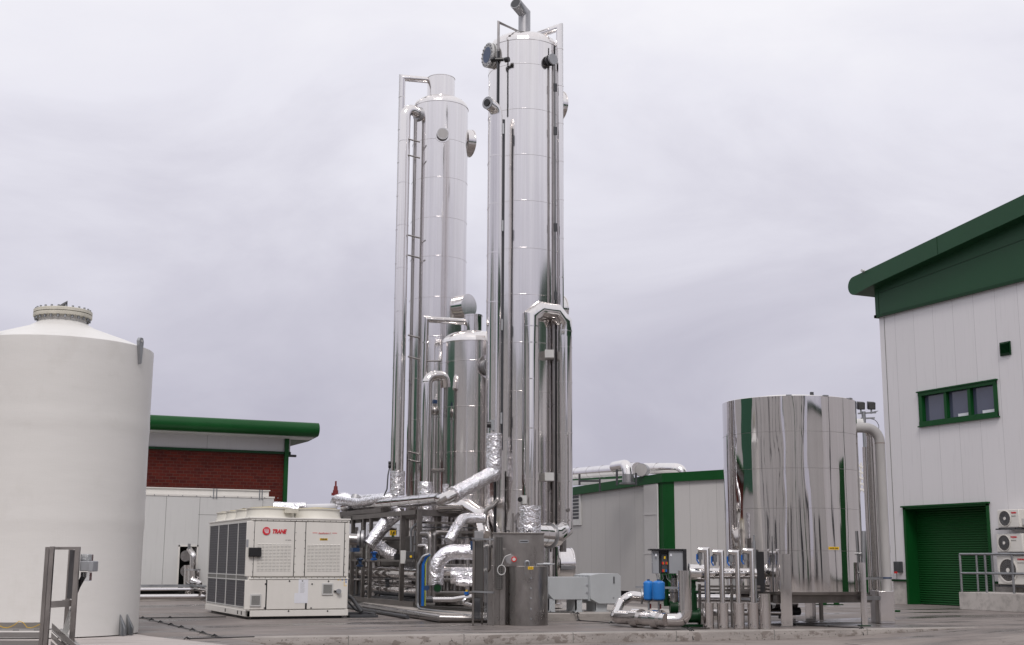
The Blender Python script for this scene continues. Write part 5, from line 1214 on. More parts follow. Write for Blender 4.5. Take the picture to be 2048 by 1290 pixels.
# number sign and mesh fence beyond
q = at(786, 1065, d=40); t = thing('number_sign', (q.x, q.y, .1), 'yellow square number sign on a green post beyond the skid', 'sign')
MB().prism([q-R0*.1-ZV*.09, q+R0*.1-ZV*.09, q+R0*.1+ZV*.09, q-R0*.1+ZV*.09], F0*.015).build('sign_plate', 'yellow', t); text('141', .15, 'ink', t, q-R0*.085-ZV*.055-F0*.004, R0, ZV, off=.003, width=.165)
MB().tube([q+F0*.04-ZV*.02, Vector((q.x, q.y, 0))+F0*.04], .045, 10).build('post', 'green_paint', t)
t = thing('mesh_fence', (at(770, 1120, d=43).x, at(770, 1120, d=43).y, 0), 'light wire mesh fence panel seen through the skid', 'fence')
mb = MB(); a = at(735, 1085, d=43); c = at(815, 1085, d=43)
for i in range(12): z = .3+i*.2; mb.tube([Vector((a.x, a.y, z)), Vector((c.x, c.y, z))], .008, 4)
for i in range(30): p = a.lerp(c, i/29); mb.tube([Vector((p.x, p.y, .3)), Vector((p.x, p.y, 2.5))], .006, 4)
mb.build('mesh_panel', 'charcoal', t)
a = at(660, 1100, d=52); c = at(835, 1100, d=52)
mb = MB(); mb.prism([Vector((a.x, a.y, .3)), Vector((c.x, c.y, .3)), Vector((c.x, c.y, 2.9)), Vector((a.x, a.y, 2.9))], F0*2); mb.build('distant_cabin', 'hut', label='plain pale cabin far beyond the skid', cat='cabin')
# ground pipe round the pad corner and second one
yc = 26.9
pipe('ground_pipe', 'long galvanised pipe on the ground along the pad, turning at its front corner', [(11.4, 36.5, .085), (10.88, 31.3, .085), (10.5, 26.82, .085), (12.3, 26.1, .085)], .085, 'stainless', n=16)
pipe('ground_pipe', 'dark hose lying beside the long ground pipe near the chiller', [(11.1, 36.5, .05), (10.6, 31.4, .05), (10.35, 28.6, .05)], .05, 'charcoal', n=10)
mb = MB(); a = at(836, 1222, z=.2); c = at(944, 1238, z=.2); mb.prism([Vector((11.3, 30.8, .18)), Vector((11.95, 27.3, .18)), Vector((12.4, 27.35, .18)), Vector((11.6, 30.85, .18))], (0, 0, .06)); mb.build('low_cable_tray', 'perforated', label='low perforated cable tray on the pad running to the perforated stand', cat='cable tray')
# ================================================================ stainless tub tank and perforated stand
dT = 28.0; q = at(1053, 1240, d=dT); tx, ty = q.x, q.y; RT = .46
zc1_ = zat(1053, 1133, dT-RT); t = thing('process_tub', (tx, ty, 0), 'dull stainless drum with a rectangular tank box on top, in front of the tall column', 'tank')
MB().lathe(tx, ty, [(RT, .0), (RT, zc1_-.16), (RT+.01, zc1_-.16), (RT+.01, zc1_), (RT-.02, zc1_+.01)], 56).build('drum', 'stainless', t)
mb = MB()
for py in (1156, 1176.5, 1196.5, 1218, 1238): p = at(1062, py, d=dT-RT-.0); mb.tube([p+F0*.05, p-F0*.03], .022, 10)
p = at(1051, 1147, d=dT-RT); mb.tube([p+F0*.05, p-F0*.02], .018, 8); each(mb, 'stud', 'galvanised', t)
p = at(1061, 1136, d=dT-RT-.012); lb = MB().prism([p-R0*.055-ZV*.03, p+R0*.06-ZV*.03, p+R0*.06+ZV*.03, p-R0*.055+ZV*.03], F0*.06).build('yellow_label', 'yellow', t)
text('WATER', .035, 'ink', lb, p-R0*.045-ZV*.012-F0*.003, R0, ZV, width=.09)
zbx0, zbx1 = zc1_+.02, zat(1040, 1066, dT-.3); a = at(985, 1100, d=dT-.25); wB = (at(1087, 1100, d=dT-.25)-a).dot(R0)
def rb(px, d, w_, dep, z0, z1, mat, name, par, bevel=.006, **kw):
    p = at(px, 1150, d=d); p.z = z0; mb = MB(); mb.prism([p, p+R0*w_, p+R0*w_+F0*dep, p+F0*dep], (0, 0, z1-z0)); return mb.build(name, mat, par, bevel=bevel, **kw)
bxm = rb(985.5, dT-.22, wB, .9, zbx0-.03, zbx1-.02, 'stainless', 'tank_box', t)
rb(984, dT-.25, wB+.03, .96, zbx1-.02, zbx1+.01, 'frame_steel', 'box_lid', t)
rb(975, dT-.1, .42, .6, 0, zbx0, 'stainless', 'side_column', t)
rb(1000, dT-.26, .11, .05, 0, zbx0+.35, 'stainless', 'front_rib', t)
p = at(1048, 1083, d=dT-.24); pl_ = MB().prism([p-R0*.10-ZV*.035, p+R0*.10-ZV*.035, p+R0*.10+ZV*.035, p-R0*.10+ZV*.035], F0*.03).build('name_plate', 'galvanised', t)
MB().prism([p-R0*.08-ZV*.012-F0*.003, p+R0*.08-ZV*.012-F0*.003, p+R0*.08+ZV*.012-F0*.003, p-R0*.08+ZV*.012-F0*.003], F0*.002).build('plate_print', 'charcoal', pl_)
mb = MB()
for px in (1015, 1057): p = at(px, 1066, d=dT-.0); p.z = zbx1+.01; mb.tube([p-R0*.035, p-R0*.035+ZV*.045, p+R0*.035+ZV*.045, p+R0*.035], .012, 8)
each(mb, 'lid_handle', 'black', t)
p = at(1020, 1118, d=dT-.25); g1 = MB().tube([p+F0*.1, p-F0*.02], .10, 24).build('gauge_body', 'dull_steel', t)
p = at(1028, 1118.5, d=dT-.4); MB().tube([p+F0*.25, p], .058, 20).build('gauge_head', 'red', g1); MB().tube([p, p-F0*.004], .035, 18).build('gauge_face', 'light_grey', g1)
zz = zc1_+.03; mb = MB(); p = at(1050, 1128, d=dT-.35); p.z = zc1_; mb.tube([p, p+ZV*.11, p+ZV*.11+R0*.09, p+R0*.09+ZV*.02], .024, 12, fil=.04)
p2 = at(1073, 1128, d=dT-.3); p2.z = zc1_; mb.tube([p2, p2+ZV*.06], .028, 12); mb.tube([p2+ZV*.05, p2+ZV*.05+R0*.38], .016, 10); mb.tube([p2+R0*.15+ZV*.05, p2+R0*.28+ZV*.05], .034, 12); mb.tube([p2+R0*.27+ZV*.05, p2+R0*.27+ZV*.38], .012, 8)
mb.build('top_fittings', 'galvanised', t)
fo = at(1060, 1035, d=dT+.35); z0_, z1_ = zbx1+.01, zat(1060, 1011, dT+.2)
fz = MB(); prof = [(.235, z0_)]
MB().tube([Vector((fo.x, fo.y, z0_)), Vector((fo.x, fo.y, z1_-.05)), Vector((fo.x, fo.y, z1_)), ], .235, 36, rough=.05, step=.05).build('foil_wrapped_vessel', 'foil', label='upright foil wrapped vessel standing on the stainless tank box', cat='vessel')
mb = MB()
for i in range(2): p = at(1024+i*7, 1040, d=dT+.1); mb.prism([Vector((p.x, p.y, zbx1)), Vector((p.x, p.y, zbx1))+R0*.04, Vector((p.x, p.y, zat(1024, 1026+i*14, dT)))+R0*.04, Vector((p.x, p.y, zat(1024, 1026+i*14, dT)))], F0*.03)
for i in range(5): a = at(1036+i, 1024+i, d=dT+.1); mb.tube([a, at(1026+i*2, 1040, d=dT+.1), at(1040-i*2, 1062, d=dT+.1)], .006, 5, fil=.1)
mb.build('cable_upright', 'stainless', label='thin uprights with loose wires left of the foil wrapped vessel', cat='cable support')
t = thing('perforated_stand', tuple(at(960, 1250, z=0)), 'dark perforated steel cable stand left of the stainless drum', 'cable stand')
dP = 27.6
def rpost(px, d, w_, z0, z1, mat, name, dep=.04): return rb(px, d, w_, dep, z0, z1, mat, name, t)
ztp_ = zat(945, 1076, dP)
rpost(944.5, dP, .05, 0, ztp_, 'frame_steel', 'post'); rpost(963, dP+.5, .04, 0, ztp_, 'frame_steel', 'post'); rpost(985, dP-.15, .035, -.0, ztp_+.02, 'stainless', 'post')
rpost(948, dP+.08, .2, .35, ztp_-.05, 'perforated', 'back_plate', .01)
rpost(991, dP-.13, .15, .75, ztp_+.03, 'perforated', 'perforated_strip', .012)
for py in (1077, 1183): a = at(944, py, d=dP); c = at(988, py+2, d=dP-.15); MB().beam(a, c, .05, .035).build('cross_rail', 'galvanised', t)
for px in (970, 974): MB().tube([at(px, 1085, d=dP+.15), at(px, 1240, d=dP+.15)], .012, 8).build('conduit', 'galvanised', t)
MB().tube([at(968, 1095, d=dP+.3), at(977, 1090, d=dP+.3), at(977, 1140, d=dP+.3), at(968, 1142, d=dP+.3)], .05, 12, fil=.08).build('vent_pipe', 'stainless', t)
mb = MB(); 
for i in range(9): mb.tube([at(948+i*1.5, 1196, d=dP), at(950+i*1.2, 1206-(i % 3)*3, d=dP-.02), at(949+i*1.6, 1238, d=dP)], .008, 5, fil=.05)
each(mb, 'wire', 'charcoal', t)
mb = MB(); c = at(1003, 1140, d=dP-.2); mb.tube([c+R0*.085*math.cos(a*.42)+ZV*.10*math.sin(a*.42) for a in range(16)], .010, 6); mb.tube([c+ZV*.1, c+ZV*.28+R0*.07, c+ZV*.33+R0*.2], .009, 6, fil=.08); mb.build('coiled_wire', 'light_grey', t)
q = at(957, 1065, d=29); t = thing('actuator_box', tuple(q), 'small grey actuator box with blue base above the perforated stand', 'actuator')
rb(948, 29, .2, .2, zat(950, 1080, 29), zat(950, 1062, 29), 'dull_steel', 'housing', t); rb(940, 29.1, .12, .15, zat(950, 1100, 29), zat(950, 1082, 29), 'blue_dark', 'base', t)

# ================================================================ grey box duct on legs
gy = 27.3; zz_ = lambda py, px=1150: at(px, py, y=gy).z
gx = lambda px: at(px, 1180, y=gy).x
t = thing('box_duct', ((gx(1100)+gx(1238))/2, gy+.3, .17), 'light grey painted steel box duct on short legs standing on the raised pad', 'duct')
za, zb2 = zz_(1199), zz_(1154)
mb = MB(); mb.prism([(gx(1097), gy, zb2), (gx(1179), gy, zb2), (gx(1179), gy, za), (gx(1107), gy, za), (gx(1097), gy, za+.14)], (0, .62, 0)); mb.build('duct_body', 'grey_duct', t, bevel=.006)
zc2, zd2 = zz_(1207, 1200), zz_(1147, 1200)
mb = MB(); x0, x1, x2, x3 = gx(1177), gx(1194), gx(1232), gx(1238)
mb.prism([(x0, gy-.1, zd2-.04), (x1, gy-.1, zd2), (x2, gy-.1, zd2), (x3, gy-.1, zd2-.06), (x3, gy-.1, zc2), (x1, gy-.1, zc2), (x0, gy-.1, za+.02)], (0, .85, 0)); mb.build('fan_box', 'grey_duct', t, bevel=.006)
mb = MB(); mb.box(gx(1176), gx(1179.5), gy-.05, gy+.68, za-.03, zb2+.04); mb.build('joint_flange', 'grey_duct', t)
mb = MB(); 
for py in (1170, 1185): p = at(1173.5, py, y=gy); mb.tube([p, p-YD*.02], .022, 8)
p = at(1227, 1195, y=gy-.1); mb.tube([p, p-YD*.02], .018, 8)
for i in range(5): mb.tube([(gx(1160)+i*.09, gy+.03, zb2), (gx(1160)+i*.09, gy+.03, zb2+.03)], .018, 6)
each(mb, 'bolt', 'grey_box', t); p = at(1227.5, 1160, y=gy-.1); MB().box(p.x-.012, p.x+.012, gy-.12, gy-.1, p.z-.08, p.z+.08).build('handle', 'charcoal', t)
for a, c, tri in ((1097, 1110, 0), (1152, 1164, 0), (1192, 1215, 1)):
    x0, x1 = gx(a), gx(c); zt_ = za+.02 if not tri else zc2+.02; mb = MB()
    mb.box(x0, x0+.03 if not tri else x0+.1, gy+.02, gy+.5, .17, zt_); mb.prism([(x0, gy+.0, .18), (x1-.0, gy, .18), (x1, gy, zt_)] if not tri else [(x0, gy, .18), (x1-.03, gy, .18), (x1, gy, zt_), (x0, gy, zt_)], (0, .02, 0)); mb.prism([(x0, gy+.02, .2), (x0+.1, gy+.02, .2), (x1, gy+.02, zt_), (x0, gy+.02, zt_)], (0, .03, 0))
    mb.box(x0-.03, x1+.02, gy-.02, gy+.55, .17, .182); mb.build('leg', 'grey_duct', t)

# ================================================================ polished water tank on legs
dW = 29.1; q = at(1590, 1190, d=dW); wx, wy = q.x, q.y; RW = 1.50
zw0 = zat(1590, 1184, dW-RW); zw1 = zat(1583, 791, dW-RW)
t = thing('water_tank', (wx, wy, 0), 'wide mirror polished water tank on box legs beside the large building', 'tank')
mb = MB().lathe(wx, wy, [(RW, zw0), (RW, zw1), (RW-.01, zw1+.01)], 144)
mb.build('shell', 'polished_wavy', t, sharp=30)
mb = MB()
for fz in (.205, .42, .625, .815): r_ = ring((wx, wy, zw0+(zw1-zw0)*fz), ZV, RW+.0025, RW-.01, .007, 144); mb.add(r_.v, r_.f)
each(mb, 'sheet_lap', 'stainless', t, sharp=30)
MB().lathe(wx, wy, [(RW-.01, zw1-.02), (RW-.02, zw1+.0), (RW*.6, zw1+.10), (.1, zw1+.165), (.02, zw1+.17)], 64).build('cone_roof', 'frp_white', t)
MB().box(wx-.03, wx+.03, wy-.9, wy-.84, zw1+.1, zw1+.17).build('roof_stub', 'charcoal', t)
mb = MB()
for k_ in range(9): a = -2.2+k_*.55; mb.beam((wx+(RW-.12)*math.cos(a), wy+(RW-.12)*math.sin(a), zw1), (wx+(RW+.03)*math.cos(a), wy+(RW+.03)*math.sin(a), zw1+.012), .12, .025)
each(mb, 'roof_clip', 'galvanised', t)
MB().lathe(wx, wy, [(RW-.03, zw0-.07), (RW+.01, zw0-.06), (RW+.02, zw0-.0), (RW-.02, zw0+.005)], 100).build('base_ring', 'frame_steel', t)
mb = MB()
for a in (-1.0, -.55, -.1, .35, .8, 1.2): mb.box(wx-RW*.85, wx+RW*.85, wy+a-.05, wy+a+.05, zw0-.24, zw0-.075)
each(mb, 'support_beam', 'frame_steel', t)
mb = MB(); mb.beam((wx-RW*1.05, wy+.1, zw0-.12), (wx+RW*1.15, wy-.35, zw0-.12), .1, .14); mb.build('cross_beam', 'stainless', t)
for i, (px, d, w_, zt_) in enumerate(((1563, 27.55, .235, zat(1573, 1108, 27.6)), (1724, 28.1, .125, zat(1727, 1125, 28.1)), (1612, 30.3, .22, zw0-.07), (1583, 30.2, .1, zw0-.07))):
    p = at(px, 1240, d=d); lg = MB().prism([Vector((p.x, p.y, .01)), Vector((p.x, p.y, .01))+R0*w_, Vector((p.x, p.y, .01))+R0*w_+F0*.07, Vector((p.x, p.y, .01))+F0*.07], (0, 0, zt_-.01)).build('leg', 'polished', t)
    b0 = Vector((p.x, p.y, .003))-R0*.05-F0*.05; MB().prism([b0, b0+R0*(w_+.1), b0+R0*(w_+.1)+F0*.24, b0+F0*.24], (0, 0, .02)).build('base_plate', 'green_dark' if i == 1 else 'stainless', lg)
mb = MB()
for px in (1641, 1626): p = at(px, 1200, d=31.0); mb.box(p.x, p.x+.07, p.y, p.y+.07, 0, zw0)
each(mb, 'leg', 'frame_steel', t)
nW = (Vector((0, 0, 0))-Vector((wx, wy, 0))).normalized()
def wsurf(px, py, out=.0):
    o = Vector((0, 0, H)); v = at(px, py, d=1)-o; a = v.x**2+v.y**2; bq = -2*(v.x*wx+v.y*wy); cq = wx**2+wy**2-(RW+out)**2
    return o+v*((-bq-math.sqrt(max(0, bq*bq-4*a*cq)))/2/a)
p = wsurf(1668, 1096.5, .006); n_ = Vector((p.x-wx, p.y-wy, 0)).normalized(); s_ = Vector((-n_.y, n_.x, 0)); s_ = s_ if s_.dot(R0) > 0 else -s_
lb = MB().prism([p-s_*.13-ZV*.03, p+s_*.13-ZV*.03, p+s_*.13+ZV*.03, p-s_*.13+ZV*.03], n_*-.012).build('yellow_label', 'yellow', t)
text('WATER TANK', .045, 'ink', lb, p-s_*.115-ZV*.017+n_*.004, s_, ZV, width=.22)
for py in (1106, 1144): MB().tube([wsurf(1703, py, -.03), at(1706, py-1, d=28.3), at(1718, py+1, d=28.2), at(1724, py+1, d=28.15)], .022, 8, fil=.05).build('side_tie', 'galvanised', t)
MB().tube([at(1727, 1190, d=28.3), at(1727, 1062, d=28.3)], .055, 14).build('side_pipe', 'galvanised', t)
# right-side pipework
t = thing('tank_overflow', (at(1778, 1225, d=29.6).x, at(1778, 1225, d=29.6).y, 0), 'matt grey overflow pipe arching off the water tank down to a polished box', 'pipe')
q = at(1765, 1000, d=29.5); G_ = Vector((q.x, q.y, 0)); zo = zat(1740, 855, 29.4); q0 = at(1712, 855, d=29.4)
MB().tube([Vector((q0.x, q0.y, zo))-R0*.3, Vector((G_.x, G_.y, zo)), G_+ZV*.3], .115, 26, fil=.33, k=8).build('overflow_bend', 'pipe_grey', t, sharp=40)
ring(G_+ZV*(zo-.36), ZV, .118, .1, .012, 24).build('weld_band', 'rust', t)
MB().tube([Vector((q0.x, q0.y, zo+.12))-R0*.3+F0*.35, Vector((q0.x, q0.y, zo+.12))+R0*.25+F0*.35], .12, 20).build('inner_elbow', 'light_grey', t)
q = at(1747, 1000, d=29.9); Hh = Vector((q.x, q.y, 0)); MB().tube([Vector((q0.x, q0.y, zo+.05))-R0*.1+F0*.4, Hh+ZV*(zo+.05), Hh+ZV*.4], .10, 22, fil=.2, bands=1.4).build('inner_pipe', 'polished', t)
q = at(1733, 1000, d=30); MB().tube([(q.x, q.y, .5), (q.x, q.y, zo-.4)], .045, 12).build('slim_pipe', 'polished', t)
rb(1757, 29.1, .33, .5, .01, zat(1765, 1182, 29.3), 'polished', 'foot_box', t); rb(1748, 29.3, .14, .4, .01, zat(1750, 1181, 29.3), 'stainless', 'foot_box_side', t)
p = at(1766, 1157, d=29.45); ring(G_+ZV*p.z, ZV, .125, .112, .03, 24).build('pipe_clamp', 'blue_dark', t)
for py, w_ in ((1157, .05), (1196, .09)): a = at(1729, py, d=28.4); c = at(1764, py, d=29.3); MB().beam(a, c, w_, w_).build('strut', 'galvanised', t)
for i in (0, 1):
    MB().tube([at(1706+i*6, 1010, d=27.9+i*.2), at(1706+i*6, 1165, d=27.9+i*.2)], .02, 8).build('gauge_pipe', 'polished', t) if 0 else None
# flood light mast behind
dM = 44; q = at(1735, 1000, d=dM); t = thing('floodlight_mast', (q.x, q.y, 0), 'slim mast with two black floodlights behind the water tank', 'light mast')
zm_ = zat(1734, 826, dM); MB().tube([(q.x, q.y, 0), (q.x, q.y, zm_+.05)], .07, 12).build('mast', 'galvanised', t)
a = at(1716, 827, d=dM); c = at(1752, 825, d=dM); MB().beam(a, c, .07, .05).build('crossbar', 'galvanised', t); a = at(1722, 837, d=dM); c = at(1749, 836, d=dM); MB().beam(a, c, .1, .05).build('lower_bar', 'galvanised', t)
for px in (1722, 1743):
    p = at(px, 812, d=dM-.1); mb = MB(); mb.prism([p-R0*.12-ZV*.13, p+R0*.14-ZV*.13, p+R0*.15+ZV*.12, p-R0*.11+ZV*.14], F0*.18+ZV*.05); fl = mb.build('floodlight', 'black', t, bevel=.02)
    MB().prism([p-R0*.09-ZV*.10-F0*.006, p+R0*.11-ZV*.10-F0*.006, p+R0*.12+ZV*.09-F0*.006, p-R0*.08+ZV*.11-F0*.006], F0*.005).build('lamp_glass', 'lamp_glass', fl); MB().tube([p-ZV*.12+F0*.05, p-ZV*.26+F0*.05], .03, 8).build('lamp_arm', 'galvanised', fl)
mb = MB(); mb.tube([at(1736, 836, d=dM), at(1752, 840, d=dM), at(1758, 852, d=dM), at(1757, 858, d=dM)], .012, 5, fil=.3); mb.tube([at(1735, 826, d=dM), at(1756, 822, d=dM)], .012, 5); mb.build('lamp_cable', 'charcoal', t)
# far distance seen right of the tank
q = at(1726, 960, d=120); t = thing('lattice_canopy', (q.x, q.y, 5), 'pale lattice canopy structure far behind the water tank', 'canopy')
mb = MB(); 
for i in range(5):
    a = at(1712, 928+i*12, d=120); c = at(1745, 945+i*10, d=120); mb.beam(a, c, .18, .18)
for i in range(5): a = at(1716+i*6, 925, d=121); c = at(1712+i*8, 985, d=121); mb.beam(a, c, .12, .12)
mb.build('lattice', 'mesh_green' if 0 else 'white_paint', t)
q = at(1738, 1100, d=75); a = at(1722, 1062, d=75); c = at(1760, 1140, d=75)
b_ = thing('distant_shed', (q.x, q.y, 0), 'grey shed with a chequered top edge far behind the water tank', 'shed')
w75 = (c-a).dot(R0); o_ = Vector((a.x, a.y, 0)); MB().prism([o_, o_+R0*w75, o_+R0*w75+F0*4, o_+F0*4], (0, 0, a.z)).build('wall', 'grey_box', b_)
mb = MB(); zz0 = at(1740, 1088, d=75).z
for i in range(10):
    for j in range(4):
        if (i+j) % 2: p = o_+R0*(w75*i/10)-F0*.02; h = (a.z-zz0)/4; mb.prism([p+ZV*(zz0+h*j), p+R0*w75/10+ZV*(zz0+h*j), p+R0*w75/10+ZV*(zz0+h*(j+1)), p+ZV*(zz0+h*(j+1))], F0*.01)
mb.build('chequer_band', 'paper', b_)
q = at(1733, 1130, d=46); mb = MB(); mb.box(q.x-.06, q.x+.06, q.y-.06, q.y+.06, 0, at(1731, 1067, d=46).z); mb.build('green_post', 'green_paint', label='green metal post behind the right leg of the water tank', cat='post')
for i, (px, lab) in enumerate(((1648, 'dark green bollard foot on the yard seen under the left part of the water tank'), (1673, 'dark green bollard foot on the yard seen under the middle of the water tank'))):
    q = at(px, 1210, z=0); bo = thing('bollard', tuple(q), lab, 'bollard', 'green bollards beyond the water tank')
    MB().box(q.x-.25, q.x+.2, q.y-.1, q.y+.1, 0, .03).build('base_plate', 'green_dark', bo); MB().tube([(q.x, q.y, .03), (q.x, q.y, 1.1)], .09, 14).build('tube', 'green_paint', bo)
q = at(1783, 1224, z=0); MB().box(q.x-.1, q.x+.25, q.y-.08, q.y+.08, 0, .05).build('floor_plate', 'green_paint', label='small flat green plate on the ground right of the polished foot box', cat='plate', bevel=.01)

# ================================================================ pump set with risers
dR = 26.75
def riser(px, ytop, r, label, mitre=True):
    q = at(px, 1250, d=dR); t = thing('insulated_riser', (q.x, q.y, 0), label, 'insulated riser', 'polished risers of the pump set')
    ztop_ = zat(px-8, ytop+5, dR); B_ = Vector((q.x, q.y, 0)); 
    MB().tube([B_+ZV*.01, B_+ZV*ztop_, B_+ZV*(ztop_+.005)-R0*.17+F0*.02], r, 22).build('riser_tube', 'polished', t)
    sl_ = MB().tube([B_+ZV*.0, B_+ZV*zat(px, 1207, dR-.1)], .118, 26).build('lower_sleeve', 'polished_wavy', t); MB().tube([B_+ZV*zat(px, 1207, dR-.1), B_+ZV*(zat(px, 1207, dR-.1)+.015)], .132, 26).build('sleeve_cap', 'brushed', sl_)
    v = B_-R0*.13+F0*.03; mb = MB(); mb.box(v.x-.05, v.x+.03, v.y-.04, v.y+.04, ztop_-.19, ztop_-.05); mb.build('valve', 'galvanised', t)
    mb = MB().tube([v+ZV*(ztop_-.18), v+ZV*(zat(px, 1131, dR))], .022, 10); mb.build('valve_stem', 'galvanised', t)
    mb = MB(); mb.tube([v-R0*.07+ZV*(ztop_-.08), v-R0*.07+ZV*(ztop_-.2), v-R0*.03+ZV*(ztop_-.27)], .014, 8); mb.build('lever', 'blue', t)
    return t
riser(1416.5, 1095.5, .060, 'tallest and leftmost of the four slim polished risers, nearest the fat vertical pipe')
riser(1446, 1100, .056, 'second slim polished riser from the control cabinet with a blue lever')
riser(1478, 1100, .056, 'third slim polished riser from the control cabinet')
riser(1507, 1097, .056, 'last of the four slim polished risers, nearest the water tank')
q = at(1531, 1250, d=dR-.05); MB().tube([(q.x, q.y, 0), (q.x, q.y, zat(1531, 1187, dR))], .115, 28).build('capped_sleeve', 'polished', label='short plain polished cylinder standing right of the four risers', cat='pipe sleeve')
t = thing('pump_header', tuple(at(1440, 1147, d=27.1)), 'level polished header pipe crossing behind the four risers', 'pipe')
a = at(1379, 1146, d=27.1); c = at(1411, 1147, d=27.1); MB().tube([a, c], .18, 30).build('fat_section', 'polished', t); ring(a, (a-c), .20, .15, .02, 30).build('end_flange', 'dull_steel', t)
dd = (c-a).normalized(); MB().tube([c, c+dd*.06], .18, 28, r1=.11).build('reducer', 'polished', t); e_ = at(1512, 1147, d=27.1); MB().tube([c, e_], .108, 24, bands=.27, bw=.012).build('thin_section', 'polished_wavy', t)
t = thing('suction_pipe', tuple(at(1300, 1235, d=26.6)), 'fat polished suction pipe looping along the ground and up beside the control cabinet', 'pipe')
p1 = at(1369, 1141, d=26.3); p2 = at(1369, 1230, d=26.3); p3 = at(1335, 1234, d=26.35); p4 = at(1236, 1222, d=27.6); p5 = at(1253, 1196, d=28.4); p6 = at(1300, 1196, d=28.3); p7 = at(1392, 1196, d=28.2)
for p in (p3, p4): p.z = .19
MB().tube([Vector((p1.x, p1.y, p1.z)), Vector((p1.x, p1.y, .19)), p3, ], .133, 28, fil=.24, k=4, bands=0).build('upright', 'polished', t)
MB().tube([p3, p4], .142, 28).build('low_run', 'polished_wavy', t)
MB().tube([p4+(p3-p4)*.02, p4+(p4-p3).normalized()*.12, p5+Vector((-.15, 0, -.1)), p5+Vector((.1, 0, .05)), p6], .105, 26, fil=.15, k=2).build('return_bend', 'polished_wavy', t)
MB().tube([p6, at(1540, 1196, d=28.6)], .082, 22, bands=.5).build('rear_run', 'polished', t)
q = p3.lerp(p4, .12); MB().tube([q, q+(p4-p3)*.13], .19, 30).build('flange_muff', 'polished', t); q = p3.lerp(p4, .52); MB().tube([q, q+(p4-p3)*.15], .19, 30).build('flange_muff', 'polished', t)
q = at(1282, 1193, d=28.3); MB().tube([q, q+R0*.03], .16, 26).build('flange', 'galvanised', t)
mb = MB(); 
for z in (zat(1369, 1222, 26.2), ): ring_ = ring(Vector((p1.x, p1.y, z)), ZV, .138, .12, .012, 28); mb.add(ring_.v, ring_.f)
mb.build('weld_band', 'brushed', t)
# discharge pipe low behind
pipe('ground_pipe', 'thin low polished pipe lying behind the risers near the ground', [at(1400, 1225, d=28), at(1560, 1225, d=28.4)], .07, 'polished')
# control cabinet
dK = 27.6; t = thing('pump_control_cabinet', (at(1340, 1150, d=dK).x, at(1340, 1150, d=dK).y, .1), 'dark control cabinet under a black rain hood above the blue vessels', 'control cabinet')
zk0, zk1 = zat(1330, 1147, dK), zat(1330, 1101, dK)
rb(1306, dK, .13, .25, zk0, zk1, 'grey_box', 'inverter', t); rb(1338.5, dK-.05, .30, .28, zk0, zk1, 'grey_box', 'inverter', t); rb(1319, dK+.1, .22, .15, zk0, zk1, 'charcoal', 'back_plate', t)
rb(1323.5, dK+.02, .125, .05, zk0+.02, zk1-.08, 'grey_duct' if 0 else 'charcoal', 'switch_panel', t)
rb(1301, dK-.1, .72, .5, zk1, zk1+.035, 'black', 'rain_hood', t); rb(1367, dK-.1, .075, .5, zk0-.02, zk1+.034, 'black', 'hood_side', t)
mb = MB(); my = MB(); mbl = MB()
for px, py, k_ in ((1326, 1126, 0), (1333, 1126, 0), (1326.5, 1141, 0), (1333, 1141, 2), (1330, 1115, 1)):
    q = at(px, py, d=dK); o = {0: mb, 1: my, 2: mbl}[k_]; o.prism([q-R0*.022-ZV*.03, q+R0*.012-ZV*.03, q+R0*.012+ZV*.025, q-R0*.022+ZV*.025], F0*.03)
    if k_ == 0: my.prism([q+R0*.014-ZV*.03, q+R0*.022-ZV*.03, q+R0*.022+ZV*.025, q+R0*.014+ZV*.025], F0*.03)
each(mb, 'red_switch', 'red', t); each(my, 'yellow_switch_plate', 'yellow', t); mbl.build('blue_switch', 'blue', t)
mb = MB()
for px in (1312, 1342): q = at(px, 1110, d=dK-.06); mb.prism([q-R0*.025-ZV*.025, q+R0*.025-ZV*.025, q+R0*.012+ZV*.025, q-R0*.012+ZV*.025], F0*.004)
each(mb, 'inverter_badge', 'paper', t)
mb = MB()
for i in range(9): px = 1312+i*(4 if i < 4 else 5); mb.tube([at(px, 1147, d=dK+.1), at(px+(3-i % 3), 1157, d=dK+.1), at(1318 if i < 4 else 1346, 1170, d=dK+.1)], .009, 5)
each(mb, 'cable', 'galvanised', t)
q = at(1327, 1200, d=dK+.35); mb = MB(); mb.tube([at(1330, 1150, d=dK+.3), at(1333, 1212, d=dK+.3)], .06, 12); mb.tube([at(1350, 1150, d=dK+.3), at(1345, 1212, d=dK+.3)], .06, 12); each(mb, 'support_post', 'green_dark', t)
a = at(1271, 1174, d=dK-.2); c = at(1358, 1176, d=dK-.35); t2 = MB().beam(a, c, .05, .045).build('shelf_bar', 'galvanised', label='grey channel bar running level in front of the blue vessels', cat='bar')
